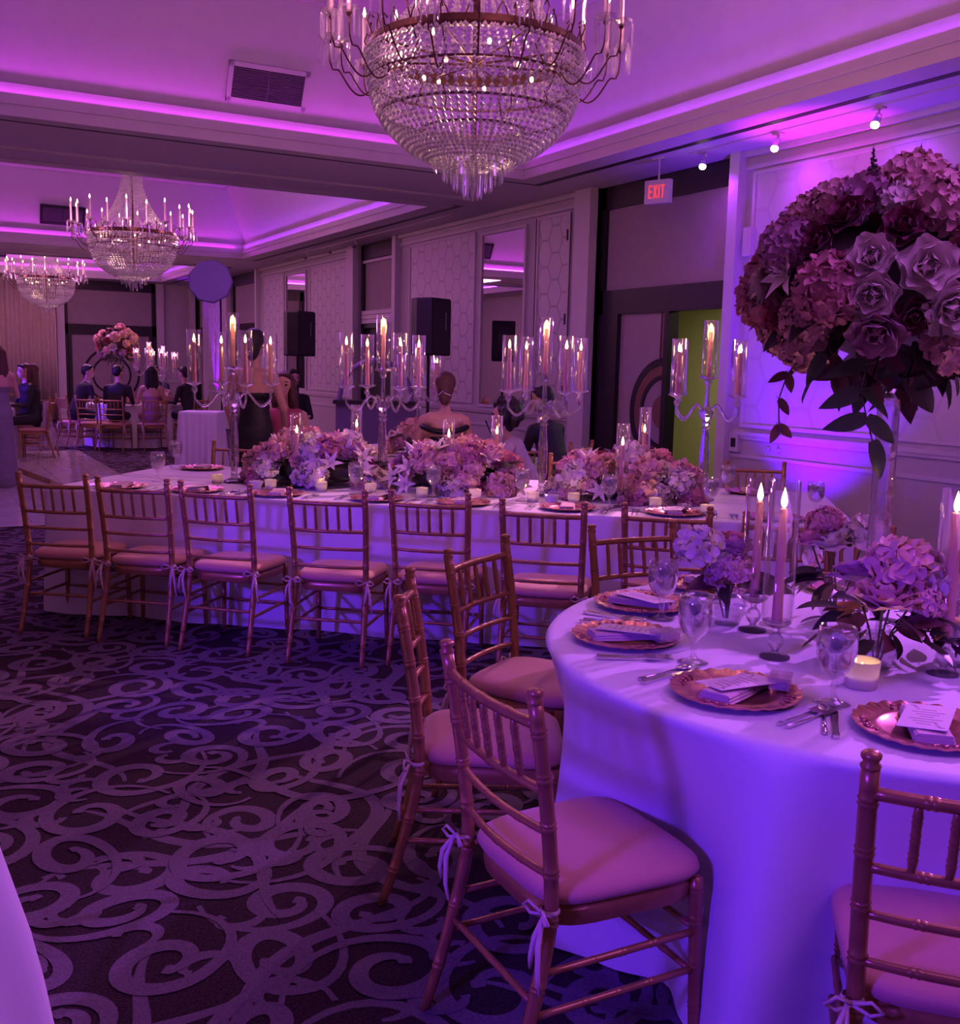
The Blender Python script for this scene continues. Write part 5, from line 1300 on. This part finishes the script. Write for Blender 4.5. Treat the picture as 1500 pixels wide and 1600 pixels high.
# loudspeakers on stands
def speaker(x, y, z, rz, label, s=1.0):
    t = thing('loudspeaker', label+' loudspeaker', 'speaker', (x, y, z), rz); W, D, H = .36*s, .34*s, .62*s
    b = MB(); n = 8
    sec = [(-W/2, -D/2), (W/2, -D/2), (W/2, D*.1), (W*.28, D/2), (-W*.28, D/2), (-W/2, D*.1)]
    vs = [(px, py, zz) for zz in (0, .02, H-.02, H) for px, py in [(q[0]*(.94 if zz in (0, H) else 1), q[1]*(.94 if zz in (0, H) else 1)) for q in sec]]
    fs = [tuple(range(6))[::-1], tuple(range(18, 24))]+[(j*6+i, j*6+(i+1) % 6, (j+1)*6+(i+1) % 6, (j+1)*6+i) for j in range(3) for i in range(6)]
    b.add(vs, fs).build('cabinet', M_black, t)
    MB().span((-W*.44, -D/2-.006, .04), (W*.44, -D/2+.002, H-.04)).build('grille', pmat('speaker_grille', (.02, .018, .024), .6, var=.3, scale=300), t)
    MB().span((W*.18, -D/2-.012, H*.45), (W*.2, -D/2-.004, H*.75)).build('badge', M_chrome, t)
    st = thing('speaker_stand', label+' tripod stand under the loudspeaker', 'stand', (x, y, 0), rz)
    MB().tube([(0, 0, .12), (0, 0, z)], .018, 8).build('pole', M_black, st)
    for k in range(3):
        a = k*2*pi/3+.4; MB().tube([(0, 0, .62), (.45*cos(a), .45*sin(a), .012)], .012, 6).build('leg', M_black, st)
speaker(5.06, 10.42, 1.66, radians(28), 'black nearer stand-mounted'); speaker(4.82, 14.13, 1.64, radians(30), 'black farther stand-mounted', 1.0)
# photographer's softbox: many-sided grey disc on a light stand
t = thing('softbox_light', 'grey many-sided softbox on a thin stand left of the alcoves', 'softbox', (3.13, 12.26, 0), radians(-22))
b = MB(); b.lathe([(0, .015), (.245, .015), (.26, 0), (.25, -.03), (.06, -.16), (0, -.16)], 9, (0, 0, 2.46), M=Matrix.Rotation(radians(80), 3, 'X')); b.build('disc', pmat('grey_panel', (.13, .11, .20), .6, var=.03), t)
b = MB(); b.tube([(.10, .10, .1), (.10, .10, 2.3), (.02, .08, 2.46)], .012, 6); b.build('pole', M_black, t)
for k in range(3): a_ = k*2.1; MB().tube([(.10, .10, .55), (.10+.4*cos(a_), .10+.4*sin(a_), .01)], .009, 6).build('leg', M_black, t)
# dj booth with arched back behind the long table
t = thing('dj_booth', 'dark violet booth front with an arched rim below the near loudspeaker', 'booth', (4.50, 10.95, 0), radians(-25))
MB().span((-.30, -.05, 0), (.62, .30, 1.10)).build('front_panel', pmat('violet_fabric', (.16, .12, .22), .8, var=.1), t)
MB().span((-.33, -.08, 1.10), (.65, .33, 1.14)).build('shelf', M_black, t)
b = MB(); b.tube([(-.28+.42*(1-cos(a)), .25, 1.12+.48*sin(a)) for a in [pi*i/20 for i in range(21)]], .03, 8); b.build('arched_rim', pmat('violet_rim', (.22, .16, .30), .4, var=.1), t)
# bag over the chair / lilac shawl
t = cloth_rect(.30, .05, .62, 61, (1, 1, 1, 1), .05); t.xf(Matrix.Translation((-.15, -.02, .25))); o = t.build('shawl', pmat('lilac_shawl', (.55, .45, .58), .8), None, 'auto'); o.location = (1.86, 17.35, 0); o.rotation_euler = (0, 0, radians(75)); tag(o, 'pale lilac shawl hanging over a chair at the far left table', 'shawl')
# ================================================================== PEOPLE
M_skin = pmat('skin', (.62, .36, .28), .55, var=.05, sss=.1); M_skin2 = pmat('skin_deep', (.40, .21, .15), .55, var=.05, sss=.1)
M_suit = pmat('dark_suit', (.016, .014, .022), .7, var=.2); M_bdress = pmat('black_sequin_dress', (.012, .012, .014), .3, .2, var=.6, scale=120, bump=.4, bscale=120)
M_lil = pmat('lilac_shirt', (.50, .40, .50), .75, var=.05); M_pinkd = pmat('rose_dress', (.50, .10, .17), .6, var=.1); M_mauve = pmat('mauve_top', (.40, .20, .26), .7, var=.08); M_greyd = pmat('grey_gown', (.22, .20, .24), .6, var=.1)
M_hair = pmat('dark_hair', (.012, .008, .008), .5, var=.3, scale=60); M_hairb = pmat('brown_hair', (.09, .035, .025), .5, var=.3, scale=60)
M_scarf = pmat('olive_headscarf', (.16, .11, .08), .8, var=.1); M_shirt = pmat('white_shirt', (.7, .66, .68), .7, var=.03)
M_eye = pmat('eye', (.03, .02, .02), .2, var=0); M_lip = pmat('lips', (.42, .10, .11), .5, var=0)
DG = None
def remeshed(prims, mats, voxel, name):
    """one continuous surface grown round tapered limbs; each face takes the material of the limb it lies on"""
    mb = MB()
    for p0, p1, r0, r1, mi, sq in prims:
        p0, p1 = Vector(p0), Vector(p1); n = max(1, int((p1-p0).length/(.5*min(r0, r1)))) if (p1-p0).length > 1e-5 else 0
        for i in range(n+1):
            s = i/n if n else 0; mb.ico(p0.lerp(p1, s), r0+(r1-r0)*s, 1, sq)
    me = mb.mesh('tmp', mats[0]); o = bpy.data.objects.new('tmp', me); COL.objects.link(o)
    md = o.modifiers.new('r', 'REMESH'); md.mode = 'VOXEL'; md.voxel_size = voxel
    sm = o.modifiers.new('s', 'SMOOTH'); sm.iterations = 4; sm.factor = .5
    dg = bpy.context.evaluated_depsgraph_get(); dg.update()
    out = bpy.data.meshes.new_from_object(o.evaluated_get(dg)); out.name = name
    bpy.data.objects.remove(o); out.materials.clear()
    for m in mats: out.materials.append(m)
    nf = len(out.polygons); c = np.empty(nf*3); out.polygons.foreach_get('center', c); c = c.reshape(-1, 3)
    best = np.full(nf, 1e9); idx = np.zeros(nf, int)
    for p0, p1, r0, r1, mi, sq in prims:
        a = np.array(p0, float); d = np.array(p1, float)-a; L2 = max(d@d, 1e-9)
        t = np.clip(((c-a)@d)/L2, 0, 1); q = (c-a-t[:, None]*d)/np.array(sq); dist = np.sqrt((q*q).sum(1))-(r0+(r1-r0)*t)
        k = dist < best; best[k] = dist[k]; idx[k] = mi
    out.polygons.foreach_set('material_index', idx.tolist()); out.polygons.foreach_set('use_smooth', [True]*nf)
    return out
I3 = (1, 1, 1)
def person(label, loc, rz, top, hair=M_hair, skin=M_skin, pose='sit', lean=0.0, head_turn=0, hairstyle='short', sleeves=True, bare=False, arms=None, legs=None, voxel=.016, s=1.0, scarf=None, fem=False, collar=False, neckline=.0, zoff=0):
    t = thing('person', label, 'person', loc, rz); t.scale = (s, s, s)
    mats = [top, skin, legs or top, M_black, M_shirt]; P = []
    def cap(a, b, r0, r1, m, sq=I3): P.append((a, b, r0, r1, m, sq))
    if pose == 'sit':
        hip = .575; up = lambda z: lean*(z-hip)/.6
        sh = 1.07; cap((0, -.03, hip), (0, -.02+up(.78), .78), .145 if not fem else .135, .125 if not fem else .105, 0, (1.15, .85, 1))
        for q in (-1, 1):
            cap((q*.085, -.01, hip-.01), (q*.105, .40, .53), .088, .066, 2); cap((q*.105, .40, .52), (q*.11, .40, .12), .062, .042, 2 if not bare else 1); cap((q*.11, .38, .055), (q*.12, .53, .045), .042, .034, 3)
    else:
        hip = .95; up = lambda z: lean*(z-hip)/.6; sh = 1.45
        cap((0, 0, hip), (0, up(1.16), 1.16), .15, .108, 0, (1.1, .85, 1))
        if legs is not None or fem:                                         # long skirt
            cap((0, 0, hip-.05), (0, .01, .12), .155, .20, 2, (1.05, .95, 1))
        else:
            for q in (-1, 1): cap((q*.09, 0, hip-.05), (q*.10, 0, .50), .09, .062, 2); cap((q*.10, 0, .5), (q*.10, -.02, .10), .06, .045, 2)
        for q in (-1, 1): cap((q*.10, 0, .05), (q*.11, .15, .045), .045, .035, 3)
    w_ = .165 if fem else .19; z0 = sh-.30; cm = 0
    cw0, cw1 = (.115, .125) if fem else (.135, .145)
    if bare:
        cap((0, up(z0), z0), (0, up(sh-.20), sh-.20), cw0, cw1, 0, (1.18, .82, .6)); cap((0, up(sh-.17), sh-.17), (0, up(sh-.10), sh-.10), cw1-.002, cw1-.01, 1, (1.18, .80, 1))
    else: cap((0, up(z0), z0), (0, up(sh-.10), sh-.10), cw0, cw1, 0, (1.18, .82, 1))
    cap((-w_+.05, up(sh)-.01, sh-.04), (w_-.05, up(sh)-.01, sh-.04), .06, .06, 1 if bare else 0)
    nk = up(sh)+.0; hd = Vector((0, nk+.035+lean*.12, sh+.205))
    cap((0, nk, sh-.02), tuple(hd-Vector((0, .02, .06))), .055 if not fem else .047, .05 if not fem else .043, 1)
    if collar: cap((0, nk+.02, sh-.02), (0, nk+.025, sh+.03), .064, .062, 4)
    # head: skull, jaw, nose, ears, turned on the neck
    R = Matrix.Rotation(head_turn, 3, 'Z')
    H = lambda x, y, z: tuple(hd+R@Vector((x, y, z)))
    cap(H(0, -.01, .03), H(0, .0, .03), .088, .088, 1, (.90, 1.08, 1.08)); cap(H(0, .045, -.045), H(0, .05, -.055), .050, .048, 1, (1, .9, 1)); cap(H(0, .085, .0), H(0, .098, -.022), .010, .014, 1)
    for q in (-1, 1): cap(H(q*.080, -.01, .01), H(q*.082, -.012, -.02), .014, .011, 1)
    # arms
    A = arms or [((.24, .06, -.26), (.13, .32, -.24)), ((.24, .06, -.26), (.13, .32, -.24))]
    for q, (el, ha) in zip((-1, 1), A):
        S = Vector((q*w_, up(sh)-.01, sh-.045)); E = S+Vector((q*(el[0]-w_), el[1], el[2])); Hn = Vector((q*ha[0], S.y+ha[1], S.z+ha[2]))
        am = 1 if (bare or not sleeves) else 0
        cap(tuple(S), tuple(E), .055 if not fem else .044, .042 if not fem else .035, am); cap(tuple(E), tuple(Hn), .040 if not fem else .034, .028 if not fem else .024, am if am else 0)
        d = (Hn-E).normalized(); side = d.cross(Vector((0, 0, 1))).normalized(); pc = Hn+d*.045
        cap(tuple(Hn), tuple(pc), .028, .032, 1, (1, 1, .8))
        for f in range(4):
            b0 = pc+d*.02+side*(-.024+.016*f); L = (.052, .062, .058, .045)[f]
            cap(tuple(b0), tuple(b0+d*L*.6), .0115, .0105, 1); cap(tuple(b0+d*L*.6), tuple(b0+d*L-Vector((0, 0, .02))), .0105, .009, 1)
        th = Hn+d*.01-side*q*.02; cap(tuple(th), tuple(th+d*.045-side*q*.028), .013, .0105, 1)
    body = obj('body', remeshed(P, mats, voxel, 'body'), t)
    # face
    for q in (-1, 1):
        e = MB(); e.ico(H(q*.033, .079, .018), .0125, 1, (1.2, .6, .7)); e.build('eye', M_eye, t, True)
        e = MB(); e.tube([H(q*.018, .090, .042), H(q*.034, .087, .048), H(q*.052, .074, .042)], .0045, 5); e.build('eyebrow', hair, t)
    e = MB(); e.ico(H(0, .092, -.052), .016, 1, (1.4, .5, .45)); e.build('mouth', M_lip, t, True)
    # hair
    hm = hair; Hp = []
    def hc(a, b, r0, r1, sq=I3): Hp.append((a, b, r0, r1, 0, sq))
    if scarf: hm = scarf
    hc(H(0, -.022, .050), H(0, -.03, .055), .093, .093, (.95, 1.02, .98))
    if hairstyle == 'short':
        hc(H(0, -.055, .01), H(0, -.05, .0), .075, .07); hc(H(-.05, .05, .098), H(.05, .05, .098), .026, .026)
    if hairstyle == 'curly':
        rr = random.Random(int(loc[0]*100))
        for i in range(46):
            d = Vector((rr.gauss(0, 1), rr.gauss(0, 1)-.5, rr.gauss(0, 1)+.4)).normalized()
            if d.y > .45 and d.z < .45: continue
            hc(H(d.x*.125, -.04+d.y*.125, .045+d.z*.125), H(d.x*.145, -.04+d.y*.145, .045+d.z*.14), .050, .040)
    if hairstyle == 'updo':
        hc(H(0, -.07, .0), H(0, -.085, -.06), .072, .058); hc(H(0, -.10, -.075), H(0, -.105, -.09), .050, .045)
    if hairstyle in ('long', 'frame'):
        for q in (-1, 0, 1):
            hc(H(q*.05, -.055-.01*(q == 0), .03), H(q*.075, -.07, -.20 if hairstyle == 'long' else -.17), .062, .052, (1, .8, 1)); hc(H(q*.07, -.075, -.20), H(q*.06, -.085, -.33 if hairstyle == 'long' else -.2), .048, .02, (1, .8, 1))
        if hairstyle == 'frame':
            for q in (-1, 1): hc(H(q*.075, .01, .04), H(q*.085, .02, -.13), .033, .030)
            hc(H(-.05, .045, .105), H(.055, .04, .10), .028, .024)
    if hairstyle == 'wrap':
        hc(H(0, -.04, .0), H(0, -.03, -.12), .088, .075); hc(H(-.07, .02, .03), H(-.05, .03, -.12), .035, .03); hc(H(.07, .02, .03), H(.05, .03, -.12), .035, .03)
    obj('headscarf' if scarf else 'hair', remeshed(Hp, [hm], .014, 'hair'), t)
    return t, hd
def face_to(loc, tgt): return math.atan2(-(tgt[0]-loc[0]), tgt[1]-loc[1])
MT = (4.55, 8.85); FT = (3.62, 19.55); LTB = (.62, 17.6)
Hh = lambda a, r, c: (c[0]+r*cos(radians(a)), c[1]+r*sin(radians(a)), .03)
p = (3.90, 7.70, .05); t, hd = person('woman with an updo in a black off-shoulder dress, back to camera', p, face_to(p, MT), M_bdress, M_hairb, M_skin, hairstyle='updo', sleeves=False, bare=True, fem=True, voxel=.012, s=1.03)
b = MB(); b.tube([tuple(hd+Vector(q)) for q in ((-.045, -.135, -.045), (-.015, -.15, -.015), (.0, -.155, -.03), (.05, -.14, -.05))], .004, 5); b.build('hair_clip', M_chrome, t)
b = MB(); b.tube([(.185*cos(a), -.005+.125*sin(a), .955+.02*cos(2*a)) for a in [2*pi*i/24 for i in range(25)]], .024, 8, False); b.build('dress_band', M_bdress, t, True)
p = (4.58, 7.36, -.02); t, hd = person('curly haired person in a lilac shirt looking at a phone', p, face_to(p, (3.2, 8.1)), M_lil, M_hair, M_skin2, hairstyle='curly', lean=.30, legs=M_suit, voxel=.012, s=.90, arms=[((.22, .12, -.22), (.03, .36, -.05)), ((.22, .12, -.22), (.06, .33, -.12))])
ph = thing('mobile_phone', 'dark mobile phone held up by the person in lilac', 'phone', (4.24, 7.55, 1.04), 0)
MB().box((0, 0, 0), (.012, .075, .15), M=Euler((0, radians(-25), radians(-30))).to_matrix()).build('case', M_black, ph)
p = (4.98, 7.60, .0); person('man in a dark suit seated before the double door', p, face_to(p, MT), M_suit, M_hair, M_skin2, lean=.2, s=.99, voxel=.014, head_turn=.3, collar=True)
p = (2.56, 8.62, .0); person('standing woman in a long black dress, arm bare, back to camera', p, face_to(p, (3.0, 9.3)), M_bdress, M_hair, M_skin, pose='stand', hairstyle='updo', sleeves=False, bare=True, fem=True, legs=M_suit, voxel=.014, s=1.02, arms=[((.24, .05, -.27), (.22, .15, -.50)), ((.24, .03, -.27), (.20, .20, -.48))])
p = (2.99, 9.16, .03); person('woman in a rose dress facing the camera beside the standing woman', p, face_to(p, (1.2, 3.0)), M_pinkd, M_hairb, M_skin, hairstyle='frame', sleeves=False, fem=True, voxel=.012, s=1.02, head_turn=-.2, arms=[((.22, .06, -.25), (.10, .25, -.30)), ((.22, .06, -.25), (.10, .25, -.30))])
p = (4.57, 13.6, .05); person('man seated far back behind the rose dress', p, pi, M_suit, M_hair, M_skin, voxel=.02)
dup(chair0, (2.99+.03, 9.16+.06, 0), face_to((2.99, 9.16), (1.2, 3.0)), 'gold chair under the woman in the rose dress', 'chairs around the middle table')
dup(chair0, (4.57, 13.62, 0), pi, 'gold chair under the man far back', 'chairs around the middle table')
# far table
for ang, lab, kw in ((-163, 'dark-suited man leaning toward his neighbour at the far table', dict(top=M_suit, lean=.22, head_turn=-.5, collar=True)), (-118, 'man in dark suit, back half turned, at the far table', dict(top=M_suit, lean=.15, head_turn=-.3, collar=True)), (-88, 'woman with long dark hair and mauve top, back to camera', dict(top=M_mauve, hairstyle='long', fem=True, bare=True, sleeves=False)), (-48, 'dark-suited guest on the right of the far table', dict(top=M_suit, lean=.1)), (20, 'guest with an olive head covering beyond the far table', dict(top=M_suit, hairstyle='wrap', scarf=M_scarf, fem=True)), (60, 'dark clothed guest on the far side of the far table', dict(top=M_suit))):
    p = Hh(ang, 1.13, FT); person(lab, p, face_to(p, FT), voxel=.02, **kw)
for ang, lab, kw in ((-15, 'dark clothed woman at the far left table, facing left', dict(top=M_suit, hairstyle='frame', hair=M_hairb, fem=True)), (22, 'guest behind her at the far left table', dict(top=M_suit, hairstyle='short'))):
    p = Hh(ang, 1.10, LTB); person(lab, p, face_to(p, LTB), voxel=.02, **kw)
p = (.92, 13.4, 0.013); person('person in a grey gown cut by the left picture edge', p, face_to(p, (.5, 16)), M_greyd, M_hairb, M_skin, pose='stand', hairstyle='long', fem=True, legs=M_greyd, voxel=.02, bare=True, sleeves=False, s=.93)
